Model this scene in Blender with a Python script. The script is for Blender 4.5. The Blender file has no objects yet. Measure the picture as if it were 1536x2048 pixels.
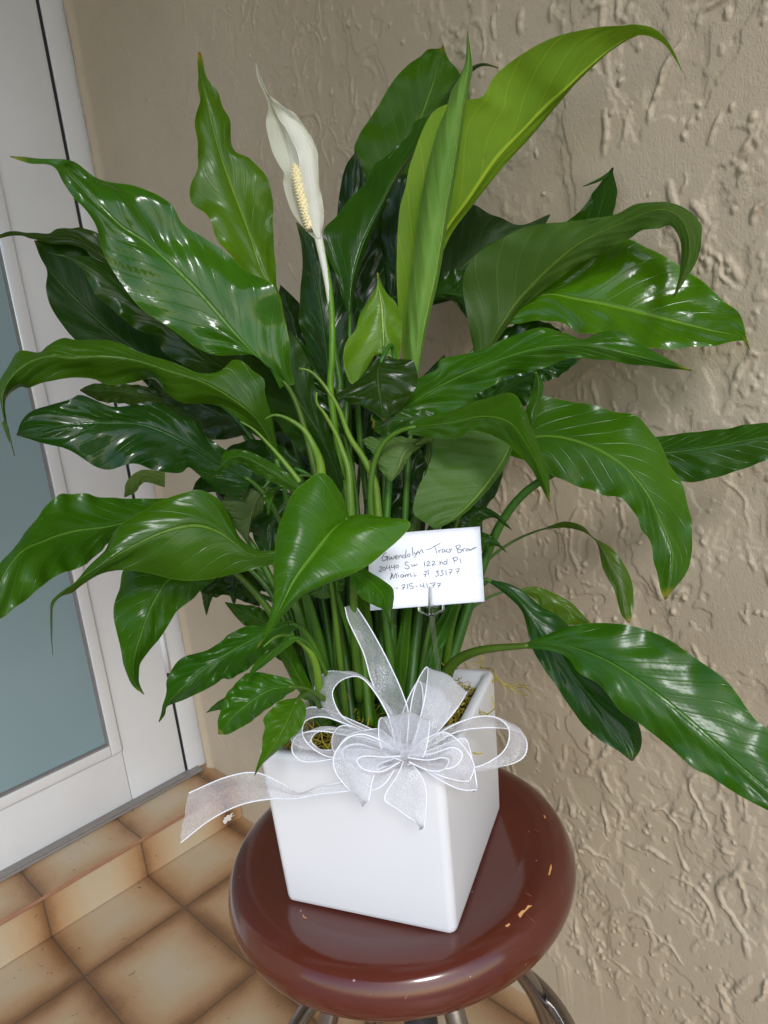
import bpy, bmesh, math, random
import numpy as np
from mathutils import Vector, Matrix, noise as mnoise
random.seed(7); rng = np.random.default_rng(7)
S = bpy.context.scene
COL = S.collection

# ------------------------------------------------------------------ camera
FPX, CX, CY = 1450.0, 768.0, 1024.0          # focal length and centre, in photo pixels
CAMZ = 1.1
def _n(v): return v/np.linalg.norm(v)
def _ray(x, y): return np.array([(x-CX)/FPX, -(y-CY)/FPX, -1.0])
UP = -_n(_ray(1543, 7570))
AX = _n(_ray(2240, 530)); AX = _n(AX-UP*AX.dot(UP)); AY = np.cross(UP, AX)
RM = np.array([AX, AY, UP])                   # camera -> world
CAMP = np.array([0, 0, CAMZ])
def ray(x, y): return RM@_ray(x, y)
def P(x, y, d): return CAMP+ray(x, y)*d       # a point seen at (x,y), d metres in front of the lens plane
def on(x, y, ax, val):
    r = ray(x, y); return CAMP+r*((val-CAMP[ax])/r[ax])
cam = bpy.data.cameras.new('camera'); co = bpy.data.objects.new('camera', cam); COL.objects.link(co)
mw = Matrix([[*RM[0], 0], [*RM[1], 0], [*RM[2], CAMZ], [0, 0, 0, 1]]); co.matrix_world = mw
cam.sensor_fit = 'VERTICAL'; cam.sensor_height = 24; cam.sensor_width = 18; cam.lens = FPX/2048*24
cam.clip_start = .02; cam.clip_end = 500
S.camera = co
# ------------------------------------------------------------------ sky, sun, exposure
SUN_EL, SUN_AZ = math.radians(36), math.radians(215)   # azimuth measured clockwise from +Y
w = bpy.data.worlds.new('World'); S.world = w; w.use_nodes = True
nt = w.node_tree; bg = nt.nodes['Background']
sk = nt.nodes.new('ShaderNodeTexSky'); sk.sky_type = 'NISHITA'; sk.sun_disc = False
sk.sun_elevation = SUN_EL; sk.sun_rotation = SUN_AZ; sk.air_density = 1.0; sk.dust_density = 1.0; sk.ozone_density = 1.0
nt.links.new(sk.outputs[0], bg.inputs[0]); bg.inputs[1].default_value = .15
sl = bpy.data.lights.new('sun', 'SUN'); sl.energy = 1.0; sl.angle = math.radians(12); sl.color = (.96, .98, 1)
so = bpy.data.objects.new('sun', sl); COL.objects.link(so)
sd = Vector((math.sin(SUN_AZ)*math.cos(SUN_EL), math.cos(SUN_AZ)*math.cos(SUN_EL), math.sin(SUN_EL)))
so.rotation_euler = sd.to_track_quat('Z', 'Y').to_euler(); so.location = (-3, -3, 4)
S.view_settings.view_transform = 'Standard'; S.view_settings.look = 'None'
S.view_settings.exposure = 0.72; S.view_settings.gamma = 1

# ------------------------------------------------------------------ helpers
def tag(o, label=None, cat=None, group=None, kind=None):
    if label: o['label'] = label
    if cat: o['category'] = cat
    if group: o['group'] = group
    if kind: o['kind'] = kind
    return o
def empty(name, loc, label, cat, group=None):
    o = bpy.data.objects.new(name, None); COL.objects.link(o); o.location = loc; o.empty_display_size = .05
    return tag(o, label, cat, group)
def mesh(name, V, Fc, mat, parent=None, smooth=True, uv=None):
    me = bpy.data.meshes.new(name)
    if parent:
        l = parent_loc(parent); V = np.asarray(V, float)-np.array(l)
    me.from_pydata([tuple(map(float, v)) for v in V], [], [tuple(f) for f in Fc])
    if mat: me.materials.append(mat)
    if uv is not None:
        ul = me.uv_layers.new(name='UVMap')
        idx = np.empty(len(me.loops), dtype=np.int32); me.loops.foreach_get('vertex_index', idx)
        ul.data.foreach_set('uv', np.asarray(uv, dtype=np.float32)[idx].ravel())
    if smooth: me.shade_smooth()
    me.update()
    o = bpy.data.objects.new(name, me); COL.objects.link(o)
    if parent: o.parent = parent
    return o
def parent_loc(o):
    while o.parent: o = o.parent
    return Vector(o.location)
class MB:
    """collects shapes (world coordinates) for ONE mesh"""
    def __init__(s): s.V = []; s.F = []
    def add(s, V, F):
        b = len(s.V); s.V += [tuple(map(float, v)) for v in V]; s.F += [tuple(i+b for i in f) for f in F]
    def box(s, a, b, bev=0.0):
        x0, y0, z0 = a; x1, y1, z1 = b
        bm = bmesh.new(); bmesh.ops.create_cube(bm, size=1)
        for v in bm.verts: v.co = Vector(((x0+x1)/2+v.co.x*(x1-x0), (y0+y1)/2+v.co.y*(y1-y0), (z0+z1)/2+v.co.z*(z1-z0)))
        if bev: bmesh.ops.bevel(bm, geom=bm.edges[:], offset=bev, segments=3, affect='EDGES', profile=.5)
        s.bm(bm)
    def bm(s, bm):
        bm.verts.index_update(); s.add([v.co for v in bm.verts], [[v.index for v in f.verts] for f in bm.faces]); bm.free()
    def tube(s, pts, rad, n=10, cap=True, flat=1.0):
        pts = [np.array(p, float) for p in pts]; N = len(pts)
        rad = rad if hasattr(rad, '__len__') else [rad]*N
        V = []; u = None
        for i, p in enumerate(pts):
            t = _n(pts[min(i+1, N-1)]-pts[max(i-1, 0)]+1e-9)
            if u is None:
                u = np.cross(t, [0, 0, 1]); 
                if np.linalg.norm(u) < .1: u = np.cross(t, [0, 1, 0])
            u = _n(u-t*t.dot(u)); v = np.cross(t, u)
            for k in range(n):
                a = 2*math.pi*k/n; V.append(p+rad[i]*(u*math.cos(a)+v*math.sin(a)*flat))
        F = [(i*n+k, i*n+(k+1) % n, (i+1)*n+(k+1) % n, (i+1)*n+k) for i in range(N-1) for k in range(n)]
        if cap: F += [tuple(range(n-1, -1, -1)), tuple((N-1)*n+k for k in range(n))]
        s.add(V, F)
    def lathe(s, prof, c, n=96):
        V = []; F = []
        for r, z in prof:
            for k in range(n):
                a = 2*math.pi*k/n; V.append((c[0]+r*math.cos(a), c[1]+r*math.sin(a), c[2]+z))
        m = len(prof)
        F = [(i*n+k, i*n+(k+1) % n, (i+1)*n+(k+1) % n, (i+1)*n+k) for i in range(m-1) for k in range(n)]
        F += [tuple(range(n-1, -1, -1)), tuple((m-1)*n+k for k in range(n))]
        s.add(V, F)
    def build(s, name, mat, parent=None, smooth=True): return mesh(name, s.V, s.F, mat, parent, smooth)
def spline(pts, N, uniform=True):
    """Catmull-Rom through pts, resampled to N points evenly along its length"""
    p = np.array(pts, float); 
    if len(p) == 2: p = np.array([p[0], (p[0]+p[1])/2, p[1]])
    q = np.vstack([2*p[0]-p[1], p, 2*p[-1]-p[-2]])
    out = []
    for i in range(1, len(q)-2):
        for t in np.linspace(0, 1, 24, endpoint=False):
            a, b, c, d = q[i-1], q[i], q[i+1], q[i+2]
            out.append(.5*((2*b)+(c-a)*t+(2*a-5*b+4*c-d)*t*t+(-a+3*b-3*c+d)*t**3))
    out.append(p[-1]); out = np.array(out)
    s = np.r_[0, np.cumsum(np.linalg.norm(np.diff(out[:, :2] if out.shape[1] == 3 and uniform == 'px' else out, axis=0), axis=1))]
    g = np.linspace(0, s[-1], N)
    return np.stack([np.interp(g, s, out[:, k]) for k in range(out.shape[1])], 1)

# ------------------------------------------------------------------ material helpers
class Mat:
    def __init__(s, name):
        s.m = bpy.data.materials.new(name); s.m.use_nodes = True; s.t = s.m.node_tree
        s.b = s.t.nodes['Principled BSDF']; s.out = s.t.nodes['Material Output']
    def n(s, kind, **kw):
        nd = s.t.nodes.new('ShaderNode'+kind)
        for k, v in kw.items():
            if k in nd.inputs: nd.inputs[k].default_value = v
            else: setattr(nd, k, v)
        return nd
    def l(s, a, b): s.t.links.new(a, b)
    def val(s, x, sock):
        if isinstance(x, (int, float)): sock.default_value = x
        else: s.l(x, sock)
    def math(s, op, a, b=0.0, c=None, clamp=False):
        nd = s.n('Math', operation=op, use_clamp=clamp); s.val(a, nd.inputs[0]); s.val(b, nd.inputs[1])
        if c is not None: s.val(c, nd.inputs[2])
        return nd.outputs[0]
    def mix(s, f, a, b, blend='MIX'):
        nd = s.n('Mix', data_type='RGBA', blend_type=blend); s.val(f, nd.inputs[0])
        for x, k in ((a, 6), (b, 7)):
            if isinstance(x, tuple): nd.inputs[k].default_value = (*x, 1) if len(x) == 3 else x
            else: s.l(x, nd.inputs[k])
        return nd.outputs[2]
    def noise(s, scale, detail=4, rough=.5, dist=0, vec=None, w=None):
        nd = s.n('TexNoise'); nd.inputs['Scale'].default_value = scale; nd.inputs['Detail'].default_value = detail
        nd.inputs['Roughness'].default_value = rough; nd.inputs['Distortion'].default_value = dist
        s.l(vec if vec is not None else s.obj(), nd.inputs['Vector']); return nd.outputs[0]
    def obj(s):
        if not hasattr(s, '_o'): s._o = s.n('TexCoord')
        return s._o.outputs['Object']
    def uv(s):
        if not hasattr(s, '_o'): s._o = s.n('TexCoord')
        return s._o.outputs['UV']
    def ramp(s, f, stops):
        nd = s.n('ValToRGB'); cr = nd.color_ramp
        while len(cr.elements) < len(stops): cr.elements.new(.5)
        for e, (p, c) in zip(cr.elements, stops): e.position = p; e.color = (*c, 1) if len(c) == 3 else c
        s.l(f, nd.inputs[0]); return nd.outputs[0]
    def rng(s, f, a, b, c=0.0, d=1.0):
        nd = s.n('MapRange'); nd.interpolation_type = 'SMOOTHSTEP'; s.l(f, nd.inputs[0])
        for k, v in zip((1, 2, 3, 4), (a, b, c, d)): nd.inputs[k].default_value = v
        return nd.outputs[0]
    def bump(s, h, strength=1.0, dist=.001, prev=None):
        nd = s.n('Bump'); nd.inputs['Strength'].default_value = strength; nd.inputs['Distance'].default_value = dist
        s.l(h, nd.inputs['Height'])
        if prev is not None: s.l(prev, nd.inputs['Normal'])
        return nd.outputs[0]
    def set(s, **kw):
        names = dict(color='Base Color', rough='Roughness', metal='Metallic', normal='Normal', spec='Specular IOR Level',
                     coat='Coat Weight', coatr='Coat Roughness', trans='Transmission Weight', ior='IOR', alpha='Alpha',
                     sss='Subsurface Weight', sheen='Sheen Weight')
        for k, v in kw.items():
            sk = s.b.inputs[names[k]]
            if isinstance(v, tuple): sk.default_value = (*v, 1)
            else: s.val(v, sk)
        return s.m

# ------------------------------------------------------------------ setting: materials
def m_stucco():
    m = Mat('beige_stucco_paint')
    big = m.noise(2.2, 3); mid = m.noise(28, 4, .6)
    c = m.mix(m.rng(big, .35, .7), (.405, .338, .240), (.455, .385, .282))
    c = m.mix(m.math('MULTIPLY', m.rng(mid, .55, .8), .25), c, (.33, .28, .21))
    sp = m.noise(95, 2, .4)
    c = m.mix(m.rng(sp, .765, .78, 0, .7), c, (.55, .53, .50))
    fine = m.noise(420, 3, .6); gr = m.noise(130, 4, .62)
    drag = m.n('Mapping'); m.l(m.obj(), drag.inputs[0]); drag.inputs['Scale'].default_value = (1, 2.6, 1); drag.inputs['Rotation'].default_value = (.5, 0, 0)
    dr = m.noise(210, 3, .6, vec=drag.outputs[0]); b = m.bump(gr, .35, .0018); b = m.bump(dr, .55, .0011, b); b = m.bump(fine, .6, .0008, b)
    return m.set(color=c, rough=.55, normal=b, spec=.35)
def m_tile(vx, vy, ox, oy, along_z=False):
    """glazed tile: pale sandy middle, scorched brown border, dark joints - pattern fixed to the real tiles"""
    m = Mat('scorched_edge_tile')
    sp = m.n('SeparateXYZ'); g = m.n('NewGeometry'); m.l(g.outputs['Position'], sp.inputs[0])
    wob = m.noise(7, 2, .5, vec=g.outputs['Position'])
    X = m.math('DIVIDE', m.math('SUBTRACT', sp.outputs[0], ox), vx)
    Yv = m.math('DIVIDE', m.math('SUBTRACT', sp.outputs[2 if along_z else 1], oy), vy)
    fx = m.math('FRACT', X); fy = m.math('FRACT', Yv)
    ex = m.math('MULTIPLY', m.math('MINIMUM', fx, m.math('SUBTRACT', 1.0, fx)), vx)
    ey = m.math('MULTIPLY', m.math('MINIMUM', fy, m.math('SUBTRACT', 1.0, fy)), vy)
    e = m.math('SMOOTH_MIN', ex, ey, .03)
    cell = m.n('CombineXYZ'); m.l(m.math('FLOOR', X), cell.inputs[0]); m.l(m.math('FLOOR', Yv), cell.inputs[1])
    wn = m.n('TexWhiteNoise'); m.l(cell.outputs[0], wn.inputs['Vector'])
    n1 = m.noise(16, 4, .6, vec=g.outputs['Position']); n2 = m.noise(260, 4, .7, vec=g.outputs['Position'])
    ee = m.math('ADD', e, m.math('MULTIPLY', m.math('SUBTRACT', n1, .5), .03))
    ee = m.math('ADD', ee, m.math('MULTIPLY', m.math('SUBTRACT', n2, .5), .028))
    ee = m.math('ADD', ee, m.math('MULTIPLY', wn.outputs[0], .020))
    k = 1.0
    c = m.ramp(m.math('MULTIPLY', ee, 10.0), [(0.0, (.13, .066, .03)), (.15, (.22, .112, .050)), (.36, (.37, .225, .115)), (.68, (.43, .315, .19)), (.95, (.44, .355, .245))])
    gx = m.math('MINIMUM', ex, ey)
    joint = m.rng(m.math('ADD', gx, m.math('MULTIPLY', m.math('SUBTRACT', n2, .5), .002)), .0012, .0028, 1.0, 0.0)
    c = m.mix(m.math('MULTIPLY', joint, .8), c, (.12, .075, .045))
    dirt = m.noise(55, 2, .4, 1.5, vec=g.outputs['Position'])
    c = m.mix(m.rng(dirt, .73, .76, 0, .8), c, (.10, .07, .05))
    h = m.math('SUBTRACT', m.math('MULTIPLY', n2, .12), joint)
    return m.set(color=c, rough=.42, normal=m.bump(h, .6, .0012), spec=.4)
M = {}
M['stucco'] = m_stucco()
def simple(name, col, rough=.5, metal=0, bumpscale=None, bstr=.1, **kw):
    m = Mat(name)
    n = m.noise(bumpscale or 40, 4, .6)
    c = m.mix(m.rng(n, .3, .75), col, tuple(v*.9 for v in col))
    return m.set(color=c, rough=rough, metal=metal, normal=m.bump(n, bstr, .0006), **kw)
def m_whitealu():
    m = Mat('white_powder_coat')
    n = m.noise(5, 4, .6); f = m.noise(300, 2, .5); sc = m.noise(60, 3, .5, 2)
    c = m.mix(m.rng(n, .3, .8), (.68, .69, .70), (.63, .64, .655))
    c = m.mix(m.rng(sc, .74, .78, 0, .5), c, (.33, .31, .28))
    return m.set(color=c, rough=.38, normal=m.bump(f, .1, .0004))
M['white_alu'] = m_whitealu()
def m_frost():
    m = Mat('frosted_glass_pane')
    n = m.noise(1.6, 2, .5)
    c = m.mix(m.rng(n, .3, .7), (.21, .30, .325), (.25, .345, .37))
    return m.set(color=c, rough=.32, spec=.45, normal=m.bump(m.noise(400, 2), .05, .0003))
M['frost'] = m_frost()
M['rubber_and_gap'] = simple('black_rubber_and_gap', (.012, .012, .013), .6)  # rubber on the stool feet, painted dark in the door gap
M['alu'] = simple('dirty_grey_aluminium', (.27, .25, .235), .5, .3, 70, .3)
M['screw'] = simple('galvanised_steel', (.45, .45, .44), .35, .9)

XW, YD, YR, ZT = .825, 1.625, 1.4806, .101     # side wall, door plane, step riser, step top
# ------------------------------------------------------------------ floor and step
t = Mat('x')
M['tile_floor'] = m_tile(.2185, .262, .345, 1.324)
M['tile_top'] = m_tile(.2185, .40, .345, 1.455)
M['tile_riser'] = m_tile(.2185, .40, .345, -.148, True)
M['paving'] = simple('grey_concrete_paving', (.30, .30, .295), .8, 0, 6, .4)
V = [(-60, -60, -.15), (60, -60, -.15), (60, 60, -.15), (-60, 60, -.15)]
tag(mesh('ground', V, [(0, 1, 2, 3)], M['paving'], smooth=False), kind='structure')
m = MB(); m.box((-2.2, -1.4, -.145), (XW+.19, YD+.1, 0)); tag(m.build('floor', M['tile_floor'], smooth=False), kind='structure')
def slab(name, a, b, mat, bev=.003):
    m = MB(); m.box(a, b, bev); return m
m = MB(); m.box((-2.5, YR, .002), (XW-.002, YD+.25, ZT-.0115), .0)
riser = tag(m.build('doorstep', M['tile_riser'], smooth=False), kind='structure')
m = MB(); m.box((-2.5, YR-.0035, ZT-.011), (XW-.002, YD+.25, ZT), .0015)
o = m.build('doorstep_tread', M['tile_top'], smooth=False); tag(o, kind='structure')
M['terracotta'] = simple('bare_terracotta_edge', (.33, .165, .10), .7, 0, 60, .3)
m = MB(); m.box((-2.5, YR-.007, ZT-.0085), (XW-.002, YR-.0037, ZT-.0008), .001)
tag(m.build('doorstep_edge', M['terracotta']), kind='structure')

# ------------------------------------------------------------------ stucco side wall: real relief
def vnoise(shape, cell, seed):
    r = np.random.default_rng(seed); h, w = shape
    g = r.random((int(h/cell[0])+4, int(w/cell[1])+4))
    y = np.arange(h)/cell[0]; x = np.arange(w)/cell[1]
    iy = y.astype(int); ix = x.astype(int); fy = y-iy; fx = x-ix
    fy = fy*fy*(3-2*fy); fx = fx*fx*(3-2*fx)
    a = g[iy][:, ix]; b = g[iy][:, ix+1]; c = g[iy+1][:, ix]; d = g[iy+1][:, ix+1]
    fy = fy[:, None]; fx = fx[None]
    return (a*(1-fx)+b*fx)*(1-fy)+(c*(1-fx)+d*fx)*fy
def relief(ny, nz, step, seed, dens, calm=None):
    """trowelled stucco: ridges and crumbs dragged up the wall, on softly stepped plaster; metres"""
    r = np.random.default_rng(seed); sh = (nz, ny)
    c = lambda mm: max(1.0, mm/1000/step)
    lo = vnoise(sh, (c(90), c(55)), seed+1)+.5*vnoise(sh, (c(34), c(20)), seed+2)+.22*vnoise(sh, (c(13), c(9)), seed+3)+.10*vnoise(sh, (c(6), c(5)), seed+9)
    H = .0007*(lo-.8)
    for th, hh, sft in ((.78, .0012, .008), (1.02, .0014, .007), (.66, .0007, .014)):
        H += hh/(1+np.exp(-np.clip((lo-th)/sft, -30, 30)))
    R = np.zeros(sh)
    rough = vnoise(sh, (c(5), c(4)), seed+5)*.6+vnoise(sh, (c(10), c(8)), seed+6)*.4
    n = int(dens*ny*nz*step*step); msk = vnoise(sh, (c(110), c(80)), seed+21)*.7+vnoise(sh, (c(40), c(30)), seed+22)*.3
    for i in range(n):
        y, z = r.random()*ny, r.random()*nz
        if msk[int(z), int(y)] < r.uniform(.32, .62): continue
        kind = r.random()
        L = r.gamma(2.0, .019) if kind < .42 else r.uniform(.001, .007)
        L = min(max(L, .004), .16)
        a = math.pi/2+.12+r.normal(0, .30) if r.random() < .8 else r.random()*math.pi
        wd = r.uniform(.0015, .0036)*(1 if kind < .42 else .8); ht = r.uniform(.0016, .0040)
        bend = r.normal(0, 14)
        k = max(2, int(L/(step*1.1))); pr = int(wd*2.2/step)+2
        for j in range(k):
            e = math.sin(math.pi*(j+.5)/k)**.45
            if calm is not None:
                pass
            iy, iz = int(y), int(z)
            if pr < iy < ny-pr-1 and pr < iz < nz-pr-1:
                yy, zz = np.mgrid[iz-pr:iz+pr+1, iy-pr:iy+pr+1]
                d2 = ((zz-y)**2+(yy-z)**2)*step*step
                ww = wd*(.75+.7*rough[iz, iy])
                st = ht*e*np.exp(-(d2/(ww*ww))**2.6)
                sl_ = R[iz-pr:iz+pr+1, iy-pr:iy+pr+1]
                np.maximum(sl_, st, out=sl_)
            y += math.cos(a)*1.1; z += math.sin(a)*1.1
            a += bend*step+r.normal(0, .13)
    return H+R*(.35+1.15*rough)
def build_side_wall():
    step = .0015
    y0, y1, z0, z1 = -.22, YD+.03, .10, 1.98
    ny, nz = int((y1-y0)/step), int((z1-z0)/step)
    H = relief(ny, nz, step, 11, 1900)
    # the trowel marks are fainter near the door
    yy = y0+np.arange(ny)*step
    calm = np.clip((1.45-yy)/.85, .16, 1.0)
    H = H*calm[None]
    for _ in range(1):
        H[1:-1, 1:-1] = .07*(H[:-2, 1:-1]+H[2:, 1:-1]+H[1:-1, :-2]+H[1:-1, 2:])+.72*H[1:-1, 1:-1]
    ey = np.array([-3.0, -1.5, -.6, -.35, -.27]); ez0 = np.array([-.01, .04]); ez1 = np.array([2.05, 2.3, 2.595])
    ys = np.r_[ey, yy]; zs = np.r_[ez0, z0+np.arange(nz)*step, ez1]
    HH = np.zeros((len(zs), len(ys))); HH[2:2+nz, 5:] = H
    # a rounded plaster bead where the wall meets the door frame
    bead = .010*np.exp(-((ys-1.603)/.012)**2); HH = HH+bead[None]
    Y, Z = np.meshgrid(ys, zs)
    co_ = np.stack([XW-HH, Y, Z], -1).reshape(-1, 3).astype(np.float32)
    a, b = HH.shape
    i = np.arange(a*b).reshape(a, b)
    q = np.stack([i[:-1, :-1], i[1:, :-1], i[1:, 1:], i[:-1, 1:]], -1).reshape(-1, 4)
    # thickness: back sheet joined by rim
    nb = len(co_)
    bx = np.array([[XW+.2, -3, -.01], [XW+.2, ys[-1], -.01], [XW+.2, ys[-1], 2.595], [XW+.2, -3, 2.595]], np.float32)
    co_ = np.vstack([co_, bx])
    me = bpy.data.meshes.new('stucco_wall')
    me.vertices.add(len(co_)); me.vertices.foreach_set('co', co_.ravel())
    ends = [[nb, nb+1, nb+2, nb+3], [i[0, 0], i[-1, 0], nb+3, nb]]
    q = np.vstack([q, np.array(ends)])
    me.loops.add(q.size); me.loops.foreach_set('vertex_index', q.ravel().astype(np.int32))
    me.polygons.add(len(q)); me.polygons.foreach_set('loop_start', (np.arange(len(q))*4).astype(np.int32))
    me.polygons.foreach_set('loop_total', np.full(len(q), 4, np.int32))
    me.update(calc_edges=True); me.validate(); me.shade_smooth(); me.materials.append(M['stucco'])
    o = bpy.data.objects.new('stucco_wall', me); COL.objects.link(o)
    tag(o, 'beige stucco wall with trowelled ridges behind the plant', 'wall')
build_side_wall()
# door-side wall beyond the frame (left, out of the picture) and over the door
m = MB(); m.box((-4, YD+.02, .0), (-.42, YD+.2, 2.595)); m.box((-.42, YD+.02, 2.165), (XW, YD+.2, 2.595))
tag(m.build('house_wall', M['stucco'], smooth=False), 'plain beige house wall around the white door', 'wall')
# porch roof overhead (out of the picture): it shades the top of the walls
M['soffit'] = simple('white_soffit', (.50, .52, .54), .7)
m = MB(); m.box((-1.5, -.85, 2.60), (XW+.3, YD+.4, 2.72))
tag(m.build('porch_ceiling', M['soffit'], smooth=False), kind='structure')

# ------------------------------------------------------------------ glazed door
door = empty('glazed_door', (.2, YD, ZT), 'white aluminium door with a frosted glass pane beside the stucco wall', 'door')
GR, GB, DL = .614, .2635, -.36                 # glass right edge, glass bottom, door left
m = MB()
m.box((GR+.006, YD, ZT+.004), (.7662, YD+.04, 2.10), .0015)        # hinge stile
m.box((DL, YD, ZT+.004), (DL+.17, YD+.04, 2.10), .003)
m.box((DL+.171, YD+.0006, ZT+.004), (GR+.0052, YD+.04, GB-.006), .003)   # bottom rail
m.box((DL+.171, YD+.0006, 1.96), (GR+.0052, YD+.04, 2.10), .003)
leaf_o = m.build('door_leaf', M['white_alu'], door)
m = MB()                                                        # glazing bead
m.box((GR-.022, YD-.007, GB-.02), (GR+.0045, YD-.0008, 1.99), .0025)
m.box((DL+.172, YD-.007, GB-.02), (DL+.198, YD-.0008, 1.99), .0025)
m.box((DL+.1985, YD-.0068, GB-.02), (GR-.0225, YD-.0008, GB+.006), .0025)
m.box((DL+.1985, YD-.0068, 1.964), (GR-.0225, YD-.0008, 1.99), .0025)
m.build('glazing_bead', M['white_alu'], door)
m = MB()
gx0, gx1, gz0, gz1 = DL+.199, GR-.023, GB+.0065, 1.9635
m.box((gx1-.004, YD-.004, gz0), (gx1, YD+.012, gz1)); m.box((gx0, YD-.004, gz0), (gx1-.0041, YD+.012, gz0+.004))
m.build('glazing_seal', M['alu'], door, smooth=False)
m = MB(); m.box((gx0, YD+.008, gz0), (gx1, YD+.016, gz1)); m.build('glass_pane', M['frost'], door, smooth=False)
m = MB(); m.box((.7664, YD+.0015, ZT+.004), (.7735, YD+.02, 2.10)); m.build('door_gap_dark', M['rubber_and_gap'], door, smooth=False)  # black strip stands in for the dark of the gap beside the leaf
m = MB(); m.box((.7738, YD-.004, ZT+.001), (.8235, YD+.05, 2.16), .002); m.box((DL-.05, YD-.004, ZT+.001), (DL-.006, YD+.05, 2.16), .004)
m.box((DL-.0055, YD-.004, 2.106), (.7735, YD+.05, 2.16), .004)
m.build('door_frame', M['white_alu'], door)
m = MB(); m.box((-.42, YD-.03, ZT+.0005), (.80, YD+.05, ZT+.008), .002); m.box((-.42, YD-.028, ZT+.0085), (.76, YD-.018, ZT+.012), .001)
m.build('threshold', M['alu'], door)
for zc in (.46,):
    m = MB(); m.tube([(.7700, YD-.004, zc-.075), (.7700, YD-.004, zc+.075)], .0072, 14)
    h = m.build('hinge', M['white_alu'], door)

# chipped plaster where the step meets the wall
M['plaster'] = simple('bare_white_plaster', (.72, .70, .66), .9, 0, 120, .8)
r_ = np.random.default_rng(3); c_ = on(456, 1636, 1, YR-.0075); ang = np.linspace(0, 2*math.pi, 22, endpoint=False); rad = r_.uniform(.45, 1.15, 22)
V = [c_+np.array([0, -.0022, 0])]+[c_+np.array([math.cos(a)*.020*k, -.0004, math.sin(a)*.011*k]) for a, k in zip(ang, rad)]
tag(mesh('plaster_patch', V, [(0, i+1, (i+1) % 22+1) for i in range(22)], M['plaster']), kind='structure')
# ------------------------------------------------------------------ stool
def m_seat():
    m = Mat('oxblood_enamel')
    o = m.obj(); n = m.noise(3, 3); sc = m.noise(38, 3, .5, 1.0)
    c = m.mix(m.rng(n, .3, .7), (.078, .0150, .0085), (.096, .0195, .0105))
    mp = m.n('Mapping'); m.l(o, mp.inputs[0]); mp.inputs['Scale'].default_value = (60, 14, 40); mp.inputs['Rotation'].default_value = (0, 0, .7)
    st = m.noise(3.0, 2, .5, .6, vec=mp.outputs[0])
    scr = m.rng(st, .77, .785, 0, .5)
    c = m.mix(scr, c, (.34, .16, .11))
    ch = m.noise(120, 2, .3)
    c = m.mix(m.rng(ch, .77, .785, 0, .75), c, (.40, .30, .33))
    fine = m.noise(9, 3, .6)
    r = m.math('ADD', m.math('MULTIPLY', fine, .08), .10)
    r = m.math('ADD', r, m.math('MULTIPLY', scr, .2))
    return m.set(color=c, rough=r, spec=.5, coat=.25, coatr=.12, normal=m.bump(m.noise(14, 3), .1, .001))
M['seat'] = m_seat()
M['chrome'] = simple('worn_chrome', (.34, .31, .29), .22, 1.0, 60, .35)
M['black'] = simple('black_painted_steel', (.02, .02, .022), .4)
M['chip'] = simple('bare_wood_chip', (.62, .30, .10), .7)
SC = np.array([.4526, .5010, .6])              # centre of the seat top
stool = empty('bar_stool', (SC[0], SC[1], 0), 'round dark red stool with a glossy padded-edge seat under the white pot', 'stool')
prof = [(.001, -.004), (.06, -.004), (.124, -.0019), (.132, -.0005), (.141, .0006), (.150, .0004), (.158, -.0020),
        (.165, -.0065), (.1700, -.0130), (.1722, -.0200), (.1712, -.0280), (.1670, -.0350), (.160, -.0395), (.15, -.0415), (.10, -.042), (.001, -.042)]
prof = [(a*1.053, b if b > -.01 else b*1.24) for a, b in prof]
pp = spline([(a, b) for a, b in prof[2:-2]], 60); prof = prof[:2]+[tuple(x) for x in pp]+prof[-2:]
m = MB(); m.lathe(prof, SC, 128); seat = m.build('seat', M['seat'], stool)
def on_seat(x, y, dz=0):
    p = on(x, y, 2, SC[2]); r = math.hypot(p[0]-SC[0], p[1]-SC[1])
    rr = [a for a, b in prof[:40]]; zz = [b for a, b in prof[:40]]
    k = max(range(len(rr)), key=lambda i: rr[i]); z = SC[2]+float(np.interp(min(r, max(rr)), rr[:k+1], zz[:k+1]))
    p = on(x, y, 2, z); return p+np.array([0, 0, dz])
def chip(mb, pts, z=.00035):
    mb = MB(); q = [on_seat(x, y, z) for x, y in pts]; c = sum(q)/len(q); mb.add([c]+q, [(0, i+1, (i+1) % len(q)+1) for i in range(len(q))]); mb.build('bare_chip', M['chip'], stool, smooth=False)
chip(m, [(1036, 1830), (1043, 1822), (1050, 1820), (1056, 1811), (1066, 1812), (1060, 1820), (1058, 1826), (1048, 1831), (1040, 1836)])
chip(m, [(1097, 1748), (1100, 1735), (1102, 1728), (1104, 1735), (1100, 1750), (1097, 1752)])
chip(m, [(1010, 1852), (1018, 1847), (1021, 1850), (1014, 1855)])
chip(m, [(1087, 1630), (1090, 1632), (1092, 1637), (1089, 1637)])
chip(m, [(605, 1828), (608, 1833), (614, 1837), (612, 1838), (606, 1835)])
m = MB(); m.lathe([(.001, -.06), (.07, -.06), (.075, -.056), (.075, -.0435), (.001, -.0435)], SC, 48); m.lathe([(.001, -.47), (.019, -.47), (.019, -.06), (.001, -.06)], SC, 32)
m.build('swivel_column', M['black'], stool)
m = MB()
RR, RZ = .172, .30
m.tube([(SC[0]+RR*math.cos(a), SC[1]+RR*math.sin(a), RZ) for a in np.linspace(0, 2*math.pi, 65)], .0105, 16, cap=False)
m.build('foot_ring', M['chrome'], stool)
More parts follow.
